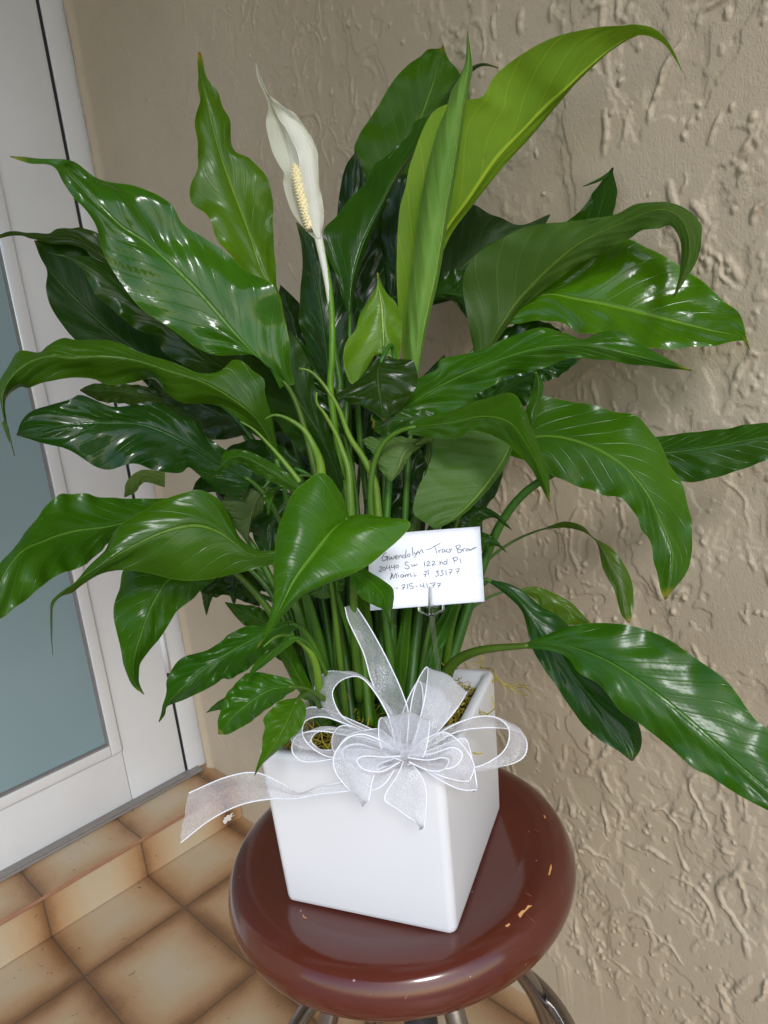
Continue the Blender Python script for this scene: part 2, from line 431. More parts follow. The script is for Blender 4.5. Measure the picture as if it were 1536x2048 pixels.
for k in range(4):
    a = math.radians(70+90*k); c_, s_ = math.cos(a), math.sin(a)
    pts = spline([(.03, .53), (.06, .515), (.085, .47), (.115, .40), (.160, .30), (.19, .14), (.195, .012)], 40)
    m = MB(); m.tube([(SC[0]+r*c_, SC[1]+r*s_, z) for r, z in pts], .0105, 14)
    lg = m.build('leg', M['chrome'], stool)
    m = MB(); m.lathe([(.001, 0), (.014, 0), (.015, .006), (.0135, .022), (.001, .022)], (SC[0]+.195*c_, SC[1]+.195*s_, .0005), 20); m.build('rubber_foot', M['rubber_and_gap'], lg)

# ------------------------------------------------------------------ square white planter
def m_ceramic():
    m = Mat('white_matt_ceramic'); n = m.noise(4, 3); f = m.noise(150, 2)
    c = m.mix(m.rng(n, .3, .7), (.73, .74, .765), (.69, .705, .735))
    c = m.mix(m.rng(m.noise(45, 3, .5, 1.5), .77, .79, 0, .5), c, (.45, .44, .42))
    return m.set(color=c, rough=.33, normal=m.bump(f, .06, .0004))
M['ceramic'] = m_ceramic()
PC = np.array([.4405, .4850, SC[2]-.0022+.0004]); PT = np.array([.4385, .4805, .6+.163])
pe1 = _n(np.array([.0645, -.157])); pe2 = _n(np.array([.171, .073]))
HALF = (.170/2, .186/2)
def rsq(c, z, hx, hy, rad, n=7):
    out = []
    for sx, sy, a0 in ((1, 1, 0), (-1, 1, 90), (-1, -1, 180), (1, -1, 270)):
        for k in range(n):
            a = math.radians(a0+90*k/(n-1))
            u = sx*(hx-rad)+rad*math.cos(a); v = sy*(hy-rad)+rad*math.sin(a)
            out.append((c[0]+pe1[0]*u+pe2[0]*v, c[1]+pe1[1]*u+pe2[1]*v, z))
    return out
def planter():
    root = empty('planter', tuple(PC), 'square white ceramic planter standing on the red stool', 'planter')
    L = []; zb, zt = PC[2], PT[2]; sc = 1.037
    def lay(f, off, rad, dz=0):
        c = PC*(1-f)+PT*f; s = 1+(sc-1)*f
        L.append(rsq(c, zb+(zt-zb)*f+dz, HALF[0]*s-off, HALF[1]*s-off, rad))
    lay(0, .008, .004); lay(0, .003, .006, .0006); lay(0, .0006, .0075, .003); lay(0, 0, .008, .007)
    for f in (.25, .5, .75, .96): lay(f, 0, .008)
    lay(1, .0004, .0085, -.0022); lay(1, .0018, .008, -.0004); lay(1, .0045, .006); lay(1, .0085, .005, -.0004); lay(1, .0105, .005, -.003)
    lay(.8, .0115, .005); lay(.5, .012, .005); lay(.05, .013, .005)
    n = len(L[0]); V = [v for l in L for v in l]
    Fc = [(i*n+k, i*n+(k+1) % n, (i+1)*n+(k+1) % n, (i+1)*n+k) for i in range(len(L)-1) for k in range(n)]
    Fc += [tuple(range(n-1, -1, -1)), tuple((len(L)-1)*n+k for k in range(n))]
    mesh('planter_body', V, Fc, M['ceramic'], root)
    # potting soil
    m = Mat('dark_potting_soil'); nn = m.noise(120, 5, .7)
    M['soil'] = m.set(color=m.mix(nn, (.012, .008, .005), (.05, .033, .02)), rough=.95, normal=m.bump(nn, 1, .004))
    G = 40; V = []; Fc = []
    for i in range(G+1):
        for j in range(G+1):
            u = (i/G*2-1)*(HALF[0]-.0122); v = (j/G*2-1)*(HALF[1]-.0122)
            z = PT[2]-.020+.006*math.sin(i*.9)*math.cos(j*.7)+rng.uniform(-.002, .002)
            c = PC*.1+PT*.9
            V.append((c[0]+pe1[0]*u+pe2[0]*v, c[1]+pe1[1]*u+pe2[1]*v, z))
    Fc = [(i*(G+1)+j, i*(G+1)+j+1, (i+1)*(G+1)+j+1, (i+1)*(G+1)+j) for i in range(G) for j in range(G)]
    tag(mesh('soil', V, Fc, M['soil'], smooth=False), kind='stuff', label='dark potting soil inside the white planter', cat='soil')
planter()
# ------------------------------------------------------------------ peace lily
def m_leaf():
    m = Mat('lily_leaf')
    uv = m.n('SeparateXYZ'); m.l(m.uv(), uv.inputs[0])
    u = m.math('ABSOLUTE', m.math('MULTIPLY_ADD', uv.outputs[0], 2.0, -1.0)); v = uv.outputs[1]
    oi = m.n('ObjectInfo'); g = m.n('NewGeometry')
    wob = m.noise(14, 2, .5)
    lean = m.math('MULTIPLY', m.math('POWER', u, .85), .26)
    ph0 = m.math('ADD', m.math('SUBTRACT', v, lean), m.math('MULTIPLY', wob, .035))
    def saw(N): 
        f = m.math('FRACT', m.math('MULTIPLY', ph0, N)); return m.math('ABSOLUTE', m.math('MULTIPLY_ADD', f, 2.0, -1.0))   # 1 at a vein
    v1 = saw(12.0); v2 = saw(46.0)
    vein = m.rng(v1, .90, .995); fine = m.rng(v2, .55, 1.0)
    mid = m.rng(u, .018, .055, 1.0, 0.0)
    nb = m.noise(9, 4, .55); nf = m.noise(60, 4, .6); ns = m.noise(260, 2, .5)
    base = m.mix(m.rng(nb, .35, .7), (.020, .074, .0012), (.034, .108, .0018))
    base = m.mix(m.math('MULTIPLY', m.rng(nf, .45, .75), .25), base, (.010, .044, .001))
    base = m.mix(m.math('MULTIPLY', fine, .08), base, (.05, .14, .006))
    base = m.mix(m.math('MULTIPLY', vein, .16), base, (.05, .14, .006))
    base = m.mix(m.math('MULTIPLY', mid, .62), base, (.10, .22, .022))
    edge = m.rng(u, .975, .995); base = m.mix(m.math('MULTIPLY', edge, .35), base, (.12, .20, .02))
    tip = m.rng(m.math('ADD', v, m.math('MULTIPLY_ADD', nf, .05, -.025)), .94, 1.0); base = m.mix(m.math('MULTIPLY', tip, oi.outputs['Random']), base, (.30, .27, .02))
    brn = m.rng(m.math('ADD', v, m.math('MULTIPLY_ADD', nf, .02, -.01)), .982, .995, 0, .85); base = m.mix(brn, base, (.10, .05, .015))
    und = m.mix(m.rng(nb, .35, .7), (.048, .120, .012), (.068, .155, .016))
    und = m.mix(m.math('MULTIPLY', fine, .18), und, (.085, .175, .022))
    und = m.mix(m.math('MULTIPLY', vein, .45), und, (.12, .22, .03))
    und = m.mix(m.math('MULTIPLY', mid, .8), und, (.15, .27, .03))
    col = m.mix(g.outputs['Backfacing'], base, und)
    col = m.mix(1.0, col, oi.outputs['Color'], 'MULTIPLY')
    blm = m.noise(34, 2, .4); col = m.mix(m.rng(blm, .74, .78, 0, .35), col, (.12, .13, .02))
    sp = m.noise(420, 2, .5); col = m.mix(m.rng(sp, .76, .78, 0, .35), col, (.3, .32, .25))
    h = m.math('ADD', m.math('MULTIPLY', vein, -.22), m.math('MULTIPLY', nf, .22))
    h = m.math('ADD', h, m.math('MULTIPLY', v2, -.035))
    b = m.bump(h, .6, .0014); b = m.bump(nb, .5, .004, b)
    b = m.bump(m.math('SUBTRACT', 1.0, mid), .8, .0012, b)
    up_r = m.math('ADD', m.math('MULTIPLY_ADD', oi.outputs['Alpha'], -.26, .36), m.math('MULTIPLY', nf, .10))
    rough = m.math('ADD', m.math('MULTIPLY', g.outputs['Backfacing'], .22), up_r)
    m.set(color=col, rough=rough, normal=b)
    m.l(m.math('MULTIPLY', m.math('MULTIPLY_ADD', g.outputs['Backfacing'], -.3, .8), m.math('MULTIPLY_ADD', oi.outputs['Alpha'], .45, .09)), m.b.inputs['Specular IOR Level'])
    tr = m.n('BsdfTranslucent'); tc = m.mix(1.0, (.10, .30, .004), oi.outputs['Color'], 'MULTIPLY'); m.l(tc, tr.inputs[0]); m.l(b, tr.inputs[1])
    mx = m.n('MixShader'); mx.inputs[0].default_value = .20
    m.l(m.b.outputs[0], mx.inputs[1]); m.l(tr.outputs[0], mx.inputs[2]); m.l(mx.outputs[0], m.out.inputs[0])
    return m.m
M['leaf'] = m_leaf()
def m_stalk():
    m = Mat('lily_stalk'); oi = m.n('ObjectInfo')
    mp = m.n('Mapping'); m.l(m.obj(), mp.inputs[0]); mp.inputs['Scale'].default_value = (420, 420, 14)
    st = m.noise(1, 3, .6, vec=mp.outputs[0]); nb = m.noise(12, 3)
    c = m.mix(m.rng(nb, .3, .7), (.024, .082, .005), (.046, .125, .007))
    c = m.mix(m.rng(st, .5, .75, 0, .45), c, (.075, .17, .018)); c = m.mix(1.0, c, oi.outputs['Color'], 'MULTIPLY')
    return m.set(color=c, rough=.42, spec=.35, normal=m.bump(st, .4, .0006), sss=0.0)
M['stalk'] = m_stalk()
LILY = np.array([PT[0], PT[1], PT[2]-.02])
lily = empty('peace_lily', tuple(LILY), 'tall green peace lily with one white bloom growing out of the white planter', 'plant')
RT = RM[:, 0]; FWD = -RM[:, 2]
RTh = _n(np.array([RT[0], RT[1], 0])); FWh = _n(np.array([FWD[0], FWD[1], 0]))
def bez(a, b, c, d, n):
    t = np.linspace(0, 1, n)[:, None]
    return a*(1-t)**3+3*b*t*(1-t)**2+3*c*t*t*(1-t)+d*t**3
lrng = np.random.default_rng(42)
CLIPX = XW-.018
def leaf(Mp, A, B, dl=.010, dr=.010, tint=(1, 1, 1), under=False, bulge=0.0, ridge=0.0, ruf=.0022, puck=.0007, gloss=None, stalk=True, root=None, sr=1.0, N=84, K=25, wave=.0022, lead=.30, name='leaf', mat=None):
    """midrib Mp = (x, y, metres away) from the leaf's base to its tip; A, B its two margins; dl, dr how far the margins lie behind the midrib"""
    mp = [list(p) for p in Mp]; ds = [(i, p[2]) for i, p in enumerate(mp) if len(p) > 2]
    for i, p in enumerate(mp):
        if len(p) < 3: p.append(float(np.interp(i, [a for a, _ in ds], [b for _, b in ds])))
    def rs(pts):
        p = np.array(pts, float)
        if p.shape[1] == 3: q = p*np.array([1, 1, 600]); r = spline(q, N)/np.array([1, 1, 600]); return r
        return spline(p, N)
    m_ = rs(mp); a_ = rs([(p[0], p[1]) for p in A]); b_ = rs([(p[0], p[1]) for p in B])
    t = np.linspace(0, 1, N); sh = np.clip(np.sin(np.pi*np.clip(t, 0, 1)), 0, 1)**.6
    m3 = np.array([P(*q) for q in m_])
    a3 = np.array([P(q[0], q[1], m_[i][2]+dl*sh[i]) for i, q in enumerate(a_)])
    b3 = np.array([P(q[0], q[1], m_[i][2]+dr*sh[i]) for i, q in enumerate(b_)])
    ks = np.linspace(-1, 1, K); G = np.zeros((N, K, 3))
    f0, f1, f2, f3 = lrng.uniform(0, 6.28, 4); nr = lrng.uniform(5, 9); nw = lrng.uniform(1.5, 3)
    for i in range(N):
        ta = _n(m3[min(i+1, N-1)]-m3[max(i-1, 0)]+1e-9)
        acr = b3[i]-a3[i]; wd = np.linalg.norm(acr); nn = np.cross(ta, acr)
        nn = _n(nn+1e-12)
        if nn.dot(FWD) > 0: nn = -nn                 # towards the camera side
        G[i, :, :] = m3[i]
        for j, k in enumerate(ks):
            e = a3[i] if k < 0 else b3[i]; q = abs(k)
            p = m3[i]+(e-m3[i])*q
            hw = np.linalg.norm(e-m3[i])
            p = p+nn*(bulge*hw*4*q*(1-q))
            env = min(1, hw/.02)
            phs = 12*(t[i]-.26*q**.85)
            p = p+nn*(puck*.32*env*math.cos(2*math.pi*phs)*-1*4*q*(1-q))
            if ridge: p = p+nn*ridge*env*min(1, q*6)*math.exp(-((((t[i]-.26*q**.85)*8) % 1-.5)/.10)**2)
            pl = t[i]-.26*q**.85; sd_ = f0*10+(0 if k < 0 else 7)
            bl = 1.25*mnoise.noise(Vector((pl*9, q*1.8, sd_)))+.30*mnoise.noise(Vector((pl*24, q*3.2, sd_+3)))
            p = p+nn*(puck*2.6*env*bl*min(1, 3.5*q)*(1-.4*q))
            p = p+nn*(ruf*env*q**3*math.sin(nr*2*math.pi*t[i]+(f0 if k < 0 else f1)+1.2*math.sin(7*t[i]+f2)))
            p = p+nn*(wave*env*q*math.sin(nw*2*math.pi*t[i]+f3+(2.5 if k < 0 else 0)+3*q))
            p = p-nn*(.0011*env*math.exp(-(q/.07)**2))
            if p[0] > CLIPX: p = p.copy(); p[0] = CLIPX
            G[i, j] = p
    V = G.reshape(-1, 3)
    F = []
    for i in range(N-1):
        for j in range(K-1):
            f = (i*K+j, i*K+j+1, (i+1)*K+j+1, (i+1)*K+j)
            F.append(f)
    # make the face normals look to the camera (upper side) unless the underside is what is seen
    dd = np.cross(G[:-1, 1:]-G[:-1, :-1], G[1:, :-1]-G[:-1, :-1]); facing = (dd*(G[:-1, :-1]-CAMP)).sum() < 0
    if facing == under: F = [f[::-1] for f in F]
    uvs = np.stack([np.tile((ks+1)/2, N), np.repeat(t, K)], 1)
    o = mesh(name, V, F, mat or M['leaf'], lily, True, uvs)
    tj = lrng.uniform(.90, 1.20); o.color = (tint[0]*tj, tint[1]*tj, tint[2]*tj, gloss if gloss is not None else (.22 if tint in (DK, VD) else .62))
    if stalk:
        base = m3[0]; tan = _n(m3[4]-m3[0])
        if root is None:
            s_ = np.clip((m_[0][0]-770)/330, -1, 1)
            R = LILY+RTh*(s_*.058+lrng.uniform(-.012, .012))+FWh*(np.clip((m_[0][2]-.70)*.5, -.04, .05)+lrng.uniform(-.02, .02)); R[2] = LILY[2]-.01
        else: R = P(*root)
        L = np.linalg.norm(base-R)
        out = _n(np.array([0, 0, 1.0])+.35*(base-R)/L)
        pts = bez(base+tan*.006, base-tan*L*lead, R+out*L*.5, R, 34)
        rr = np.linspace(.0019, .0046, 34)*sr; rr[0] *= .7
        mb = MB(); mb.tube(pts, list(rr), 10)
        so_ = mb.build('leaf_stalk', M['stalk'], o); so_.color = (lrng.uniform(.8, 1.35), lrng.uniform(.85, 1.25), 1, 1)
    return o
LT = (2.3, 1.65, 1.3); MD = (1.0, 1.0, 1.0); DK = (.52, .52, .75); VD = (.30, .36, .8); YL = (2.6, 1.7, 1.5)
# --- upper left
leaf([(575, 770, .665), (490, 690, .645), (390, 575), (300, 490, .62), (240, 450), (185, 392), (140, 345, .60), (112, 331), (60, 321), (20, 313, .575)],
     [(590, 770), (575, 660), (545, 578), (500, 545), (450, 500), (400, 470), (365, 450), (340, 410), (290, 382), (240, 362), (200, 348), (150, 328), (112, 327), (60, 315), (20, 312)],
     [(560, 775), (520, 715), (440, 708), (385, 690), (330, 650), (275, 610), (230, 545), (205, 500), (190, 455), (150, 400), (112, 334), (60, 327), (20, 314)],
     .014, -.004, (.95, 1.02, 1), gloss=1, ruf=.003, wave=.005, puck=.0019, lead=.1, root=(700, 1390, .70))
leaf([(690, 990, .70), (650, 890, .695), (600, 805), (560, 750), (515, 715, .68), (480, 690, .68)],
     [(675, 990), (600, 900), (540, 830), (483, 765), (490, 730), (480, 700)],
     [(700, 990), (665, 880), (632, 780), (615, 720), (575, 660), (500, 640)], .014, .006, DK, lead=.15)
leaf([(568, 660, .79), (545, 590), (520, 530), (500, 470, .78), (470, 390), (445, 320), (425, 250, .76), (408, 180), (400, 135), (398, 104, .745)],
     [(555, 660), (500, 570), (440, 490), (423, 450), (410, 425), (383, 400), (381, 370), (400, 328), (395, 300), (389, 240), (398, 200), (394, 165), (396, 104)],
     [(575, 660), (555, 560), (552, 500), (545, 450), (547, 415), (538, 380), (525, 345), (500, 320), (472, 305), (465, 265), (458, 225), (440, 190), (410, 145), (402, 106)],
     -.012, .012, LT, ruf=.003, wave=.005, puck=.0005)
leaf([(480, 745, .745), (420, 720, .72), (350, 660), (280, 610), (225, 560), (180, 530), (140, 514), (92, 505, .68)],
     [(470, 770), (384, 736), (346, 718), (323, 699), (315, 673), (290, 668), (260, 650), (237, 632), (219, 611), (198, 598), (188, 585), (177, 561), (167, 541), (146, 522), (122, 512), (92, 505)],
     [(480, 690), (380, 620), (300, 560), (240, 520), (208, 524), (182, 516), (156, 514), (130, 509), (92, 504)], .0, .006, (.6, .62, .8), ruf=.003)
leaf([(400, 780, .79), (330, 740, .78), (247, 683), (188, 634), (130, 577), (90, 530), (68, 481, .73)],
     [(380, 800), (300, 760), (200, 720), (151, 680), (125, 650), (102, 614), (92, 577), (94, 543), (81, 512), (68, 481)],
     [(400, 730), (350, 660), (280, 600), (220, 540), (170, 490), (120, 475), (68, 481)], .004, .014, VD)
leaf([(330, 640, .80), (260, 560, .77), (200, 510), (150, 480), (100, 475), (60, 470), (26, 467), (-14, 476, .71)],
     [(330, 610), (270, 530), (215, 485), (182, 462), (161, 455), (141, 460), (112, 457), (96, 465), (60, 465), (29, 461), (-14, 473)],
     [(320, 640), (250, 570), (190, 525), (165, 495), (104, 488), (62, 479), (47, 472), (26, 472), (-14, 479)], .006, -.004, (.9, .62, 1.4))
# --- arching leaf, far left
leaf([(556, 931, .64), (541, 886), (522, 850), (499, 824), (452, 790, .61), (400, 761), (339, 742), (286, 725, .585), (247, 716), (195, 712), (141, 716), (104, 711), (60, 723, .56), (26, 750), (6, 790), (13, 850), (29, 912, .55)],
     [(560, 925), (552, 880), (545, 840), (530, 790), (528, 759), (504, 741), (486, 725), (465, 722), (439, 743), (400, 745), (365, 733), (302, 710), (273, 699), (242, 686), (203, 680), (156, 680), (125, 676), (94, 692), (78, 705), (36, 702), (16, 736), (-6, 775), (0, 805), (10, 850), (28, 912)],
     [(553, 935), (530, 890), (495, 850), (440, 812), (370, 805), (330, 785), (300, 762), (221, 770), (188, 759), (156, 755), (125, 757), (86, 765), (57, 776), (39, 775), (15, 800), (16, 850), (30, 912)],
     .012, .022, (1.15, 1.0, 1), ruf=.0025, N=120, root=(640, 1370, .68), lead=.2)
leaf([(340, 800, .82), (260, 785), (205, 780), (160, 780, .78)], [(340, 785), (270, 769), (190, 767), (160, 779)], [(340, 830), (240, 806), (200, 803), (160, 782)], .0, .01, (.7, .55, 1.8), stalk=False)
leaf([(500, 960, .67), (430, 920), (370, 885), (290, 850, .625), (210, 845), (130, 850), (75, 862), (33, 870, .585)],
     [(510, 930), (450, 905), (425, 885), (400, 855), (370, 822), (345, 803), (300, 802), (225, 810), (165, 797), (140, 807), (80, 815), (45, 840), (33, 869)],
     [(490, 1000), (435, 980), (415, 965), (380, 935), (355, 950), (320, 945), (275, 930), (225, 937), (190, 927), (150, 905), (100, 890), (55, 880), (33, 871)],
     .01, -.006, (.30, .42, 1.0), gloss=.95, ruf=.0035, wave=.005, puck=.0012, root=(640, 1390, .72), lead=.2)
leaf([(600, 940, .71), (540, 920), (480, 930), (420, 970, .69), (380, 990)], [(600, 920), (540, 880), (470, 890), (410, 940), (380, 990)], [(600, 965), (540, 985), (470, 985), (420, 985), (380, 990)], .01, .0, VD)
leaf([(612, 985, .60), (560, 955), (500, 918), (465, 915), (440, 932), (413, 957, .565)],
     [(608, 968), (593, 957), (561, 936), (525, 915), (496, 902), (473, 899), (449, 905), (440, 930), (413, 956)],
     [(600, 992), (577, 980), (546, 965), (509, 946), (491, 930), (470, 927), (444, 942), (413, 958)], .004, .006, MD, sr=.7, lead=.1)
leaf([(360, 1010, .67), (230, 1050, .63), (150, 1062), (90, 1080), (30, 1115), (-40, 1240, .54)],
     [(370, 990), (320, 997), (225, 995), (165, 988), (115, 992), (90, 1015), (60, 1055), (25, 1100), (-5, 1135), (-45, 1235)],
     [(350, 1050), (230, 1080), (200, 1105), (170, 1130), (125, 1147), (100, 1160), (50, 1200), (0, 1237), (-40, 1250)], .012, .010, (.85, .9, 1), ruf=.003, root=(620, 1380, .70))
leaf([(560, 1110, .60), (500, 1108), (440, 1065), (390, 1050, .575), (330, 1062), (270, 1090), (215, 1122), (165, 1155, .545), (125, 1185), (103, 1215), (103, 1265), (105, 1310, .53)],
     [(560, 1100), (515, 1100), (480, 1075), (465, 1040), (440, 1000), (400, 980), (370, 985), (325, 1000), (280, 1025), (240, 1050), (220, 1080), (210, 1105), (175, 1135), (150, 1165), (115, 1190), (100, 1210), (101, 1265), (105, 1310)],
     [(560, 1125), (500, 1140), (450, 1152), (400, 1160), (350, 1160), (290, 1145), (250, 1140), (210, 1145), (170, 1165), (145, 1185), (110, 1207), (105, 1265), (106, 1310)],
     .012, .012, (1.2, 1.08, 1), ruf=.002, bulge=.06, root=(660, 1380, .66), lead=.12)
leaf([(430, 1120, .66), (350, 1150, .63), (310, 1200), (285, 1260), (268, 1320), (270, 1360), (288, 1389, .565)],
     [(430, 1100), (300, 1100), (250, 1135), (239, 1176), (229, 1205), (227, 1233), (234, 1267), (242, 1304), (249, 1335), (262, 1366), (287, 1389)],
     [(440, 1130), (429, 1160), (403, 1179), (387, 1197), (356, 1220), (338, 1249), (317, 1280), (296, 1304), (281, 1327), (278, 1348), (279, 1369), (289, 1389)],
     .010, .012, (.9, .95, 1), ruf=.0015, root=(620, 1390, .69), lead=.1)
leaf([(590, 1245, .62), (540, 1262), (495, 1285), (450, 1310), (400, 1345), (360, 1380), (335, 1410), (319, 1444, .555)],
     [(580, 1240), (525, 1249), (494, 1252), (460, 1267), (445, 1280), (419, 1298), (395, 1306), (367, 1314), (348, 1332), (335, 1356), (331, 1384), (325, 1416), (317, 1443)],
     [(590, 1260), (560, 1285), (536, 1301), (512, 1327), (486, 1345), (460, 1358), (445, 1358), (421, 1374), (395, 1387), (367, 1400), (335, 1413), (328, 1431), (318, 1446)], .008, .010, (.75, .9, 1.2), ruf=.003, puck=.001, lead=.1)
leaf([(590, 1272, .585), (560, 1290), (528, 1318), (493, 1362, .56)], [(585, 1262), (549, 1294), (528, 1308), (507, 1330), (492, 1361)], [(595, 1280), (560, 1306), (528, 1332), (505, 1348), (494, 1362)], .004, .004, (1.0, 1.05, 1), sr=.6, ruf=.001, lead=.1)
leaf([(590, 1372, .59), (540, 1380), (500, 1405), (465, 1435), (438, 1468, .55)],
     [(588, 1360), (565, 1354), (539, 1348), (515, 1344), (492, 1348), (473, 1366), (455, 1384), (445, 1410), (437, 1436), (436, 1466)],
     [(590, 1380), (575, 1390), (565, 1398), (533, 1418), (512, 1436), (497, 1447), (473, 1460), (455, 1469), (440, 1469)], .008, .008, (.85, .95, 1), ruf=.002, puck=.001, sr=.8, lead=.1)
leaf([(500, 1385, .60), (450, 1402), (412, 1425, .575)], [(490, 1370), (450, 1394), (432, 1406), (412, 1425)], [(500, 1410), (455, 1422), (437, 1420), (412, 1426)], .003, .003, (.8, .9, 1), stalk=False)
leaf([(596, 1396, .575), (580, 1430), (560, 1470), (535, 1510), (509, 1551, .53)],
     [(585, 1396), (560, 1402), (539, 1423), (527, 1436), (530, 1455), (525, 1475), (523, 1502), (515, 1528), (508, 1551)],
     [(600, 1396), (608, 1406), (613, 1420), (609, 1442), (599, 1462), (578, 1481), (552, 1504), (526, 1528), (510, 1551)], .006, .006, (1.35, 1.15, 1), ruf=.001, root=(650, 1440, .64), sr=.8, lead=.1)
leaf([(330, 960, .80), (285, 948), (260, 968), (249, 994, .79)], [(330, 945), (283, 940), (254, 962), (248, 993)], [(330, 975), (290, 965), (270, 985), (250, 995)], .003, .003, (1.3, .9, 1.5), under=True, stalk=False)
# --- centre front
leaf([(700, 1033, .575), (665, 1060), (625, 1110, .545), (588, 1160), (558, 1220), (532, 1265), (514, 1297, .50)],
     [(698, 1031), (688, 1000), (674, 972), (655, 952), (635, 948), (609, 965), (583, 991), (562, 1040), (552, 1077), (547, 1134), (547, 1186), (541, 1228), (526, 1265), (513, 1297)],
     [(702, 1031), (740, 1030), (790, 1035), (822, 1047), (797, 1080), (765, 1108), (732, 1134), (693, 1153), (653, 1168), (605, 1192), (577, 1218), (549, 1254), (528, 1280), (515, 1297)],
     .016, .014, (1.15, 1.12, 1), gloss=.5, ruf=.0008, wave=.001, puck=.0004, bulge=.06, root=(720, 1400, .66), lead=.05)
leaf([(705, 1140, .60), (740, 1162), (765, 1190), (775, 1225), (793, 1255, .56)],
     [(700, 1150), (706, 1171), (721, 1194), (747, 1210), (766, 1221), (776, 1241), (792, 1255)],
     [(715, 1130), (747, 1148), (776, 1168), (787, 1181), (786, 1210), (781, 1228), (786, 1246), (794, 1255)], .004, .006, (1.0, 1.05, 1), ruf=.001, sr=.7)
leaf([(640, 1130, .63), (645, 1160), (650, 1198, .62)], [(605, 1140), (608, 1180), (625, 1193), (649, 1198)], [(690, 1135), (688, 1175), (672, 1190), (652, 1198)], .004, .004, (1.0, .9, 1.6), under=True, stalk=False)
leaf([(530, 972, .68), (508, 1010), (499, 1050), (496, 1083, .66)], [(500, 975), (445, 994), (466, 1038), (482, 1069), (495, 1083)], [(545, 975), (530, 1000), (526, 1022), (505, 1042), (497, 1083)], .006, .006, (.85, .62, 1.5), under=True, sr=.7)
leaf([(575, 965, .63), (548, 990), (537, 1031, .62)], [(560, 968), (528, 988), (532, 1010), (536, 1031)], [(590, 970), (557, 980), (545, 1005), (538, 1031)], .003, .003, (1.1, 1.1, 1), sr=.6)
leaf([(590, 990, .72), (545, 1040), (535, 1120, .71)], [(560, 980), (510, 1030), (505, 1070), (530, 1120)], [(600, 1010), (575, 1070), (560, 1110), (540, 1120)], .006, .006, (.45, .55, 1))
leaf([(520, 1190, .72), (450, 1170), (400, 1182, .70)], [(530, 1150), (450, 1140), (400, 1180)], [(520, 1215), (450, 1190), (430, 1195), (400, 1183)], .004, .006, (.4, .5, 1))
leaf([(430, 1160, .71), (418, 1195), (413, 1230, .70)], [(400, 1170), (405, 1200), (412, 1230)], [(440, 1170), (423, 1200), (414, 1230)], .002, .002, (.8, .7, 1.2), stalk=False)
leaf([(560, 1262, .70), (510, 1235), (450, 1205, .68)], [(560, 1245), (520, 1215), (490, 1210), (450, 1204)], [(550, 1280), (495, 1254), (470, 1232), (450, 1206)], .004, .004, (.75, .7, 1.4), under=False)
leaf([(465, 1120, .70), (470, 1165), (468, 1210, .69)], [(440, 1140), (455, 1180), (467, 1210)], [(500, 1140), (480, 1180), (469, 1210)], .002, .002, (.35, .45, 1))
# --- centre
leaf([(690, 880, .73), (660, 790, .72), (625, 730), (590, 690), (567, 667, .70)],
     [(700, 870), (672, 785), (655, 755), (635, 720), (610, 690), (588, 673), (567, 667)],
     [(660, 880), (620, 790), (600, 752), (585, 725), (574, 700), (567, 668)], -.006, .008, (.35, .45, 1), gloss=.9, puck=.0012)
leaf([(668, 830, .81), (655, 720, .81), (638, 600), (615, 500), (593, 445, .80)],
     [(655, 820), (612, 690), (599, 640), (601, 580), (604, 500), (592, 445)],
     [(690, 830), (702, 700), (697, 620), (675, 545), (635, 480), (595, 445)], .01, .004, (.50, .56, .9))
leaf([(700, 640, .765), (703, 570), (727, 487), (756, 424, .775), (793, 350), (826, 304), (860, 262), (902, 195, .79), (925, 155), (950, 133), (970, 128), (997, 136, .79)],
     [(690, 604), (672, 552), (655, 512), (647, 465), (675, 429), (704, 392), (735, 356), (746, 330), (782, 304), (818, 270), (826, 249), (860, 228), (886, 197), (920, 148), (950, 129), (970, 125), (997, 135)],
     [(700, 640), (712, 565), (735, 490), (763, 425), (800, 352), (834, 304), (868, 262), (906, 200), (930, 160), (952, 138), (970, 132), (997, 137)],
     .012, .014, (.70, .78, 1.2), under=False, root=(700, 1380, .74))
leaf([(760, 470, .93), (800, 340, .91), (840, 240), (868, 160), (886, 90, .87)],
     [(720, 450), (717, 345), (708, 299), (717, 273), (730, 249), (756, 213), (772, 184), (798, 148), (821, 124), (842, 111), (856, 99), (878, 97), (886, 90)],
     [(800, 470), (870, 330), (910, 250), (940, 195), (917, 145), (897, 118), (888, 92)], .006, .012, (1.25, 1.15, 1), gloss=.3, under=False)
leaf([(770, 680, .90), (790, 560), (800, 450), (820, 350, .88)], [(735, 680), (745, 560), (745, 470), (790, 360), (818, 345)], [(820, 680), (850, 560), (860, 450), (850, 360), (822, 345)], .01, .01, (.33, .38, .8))
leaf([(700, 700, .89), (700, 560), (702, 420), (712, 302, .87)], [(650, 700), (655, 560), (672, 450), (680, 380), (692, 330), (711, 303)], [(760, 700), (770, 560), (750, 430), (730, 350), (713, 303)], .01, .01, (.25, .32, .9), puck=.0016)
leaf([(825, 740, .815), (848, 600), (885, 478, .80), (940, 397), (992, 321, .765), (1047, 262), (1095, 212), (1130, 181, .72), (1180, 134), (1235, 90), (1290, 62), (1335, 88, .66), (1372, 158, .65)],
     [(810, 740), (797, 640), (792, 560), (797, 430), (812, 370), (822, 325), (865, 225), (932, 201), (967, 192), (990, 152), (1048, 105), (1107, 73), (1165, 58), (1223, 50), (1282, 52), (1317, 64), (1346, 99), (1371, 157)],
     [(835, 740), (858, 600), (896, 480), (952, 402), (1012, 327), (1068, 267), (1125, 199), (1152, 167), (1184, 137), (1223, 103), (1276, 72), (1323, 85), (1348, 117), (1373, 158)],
     -.014, .012, (2.3, 1.75, .9), ridge=.0007, under=True, ruf=.0012, lead=.15)
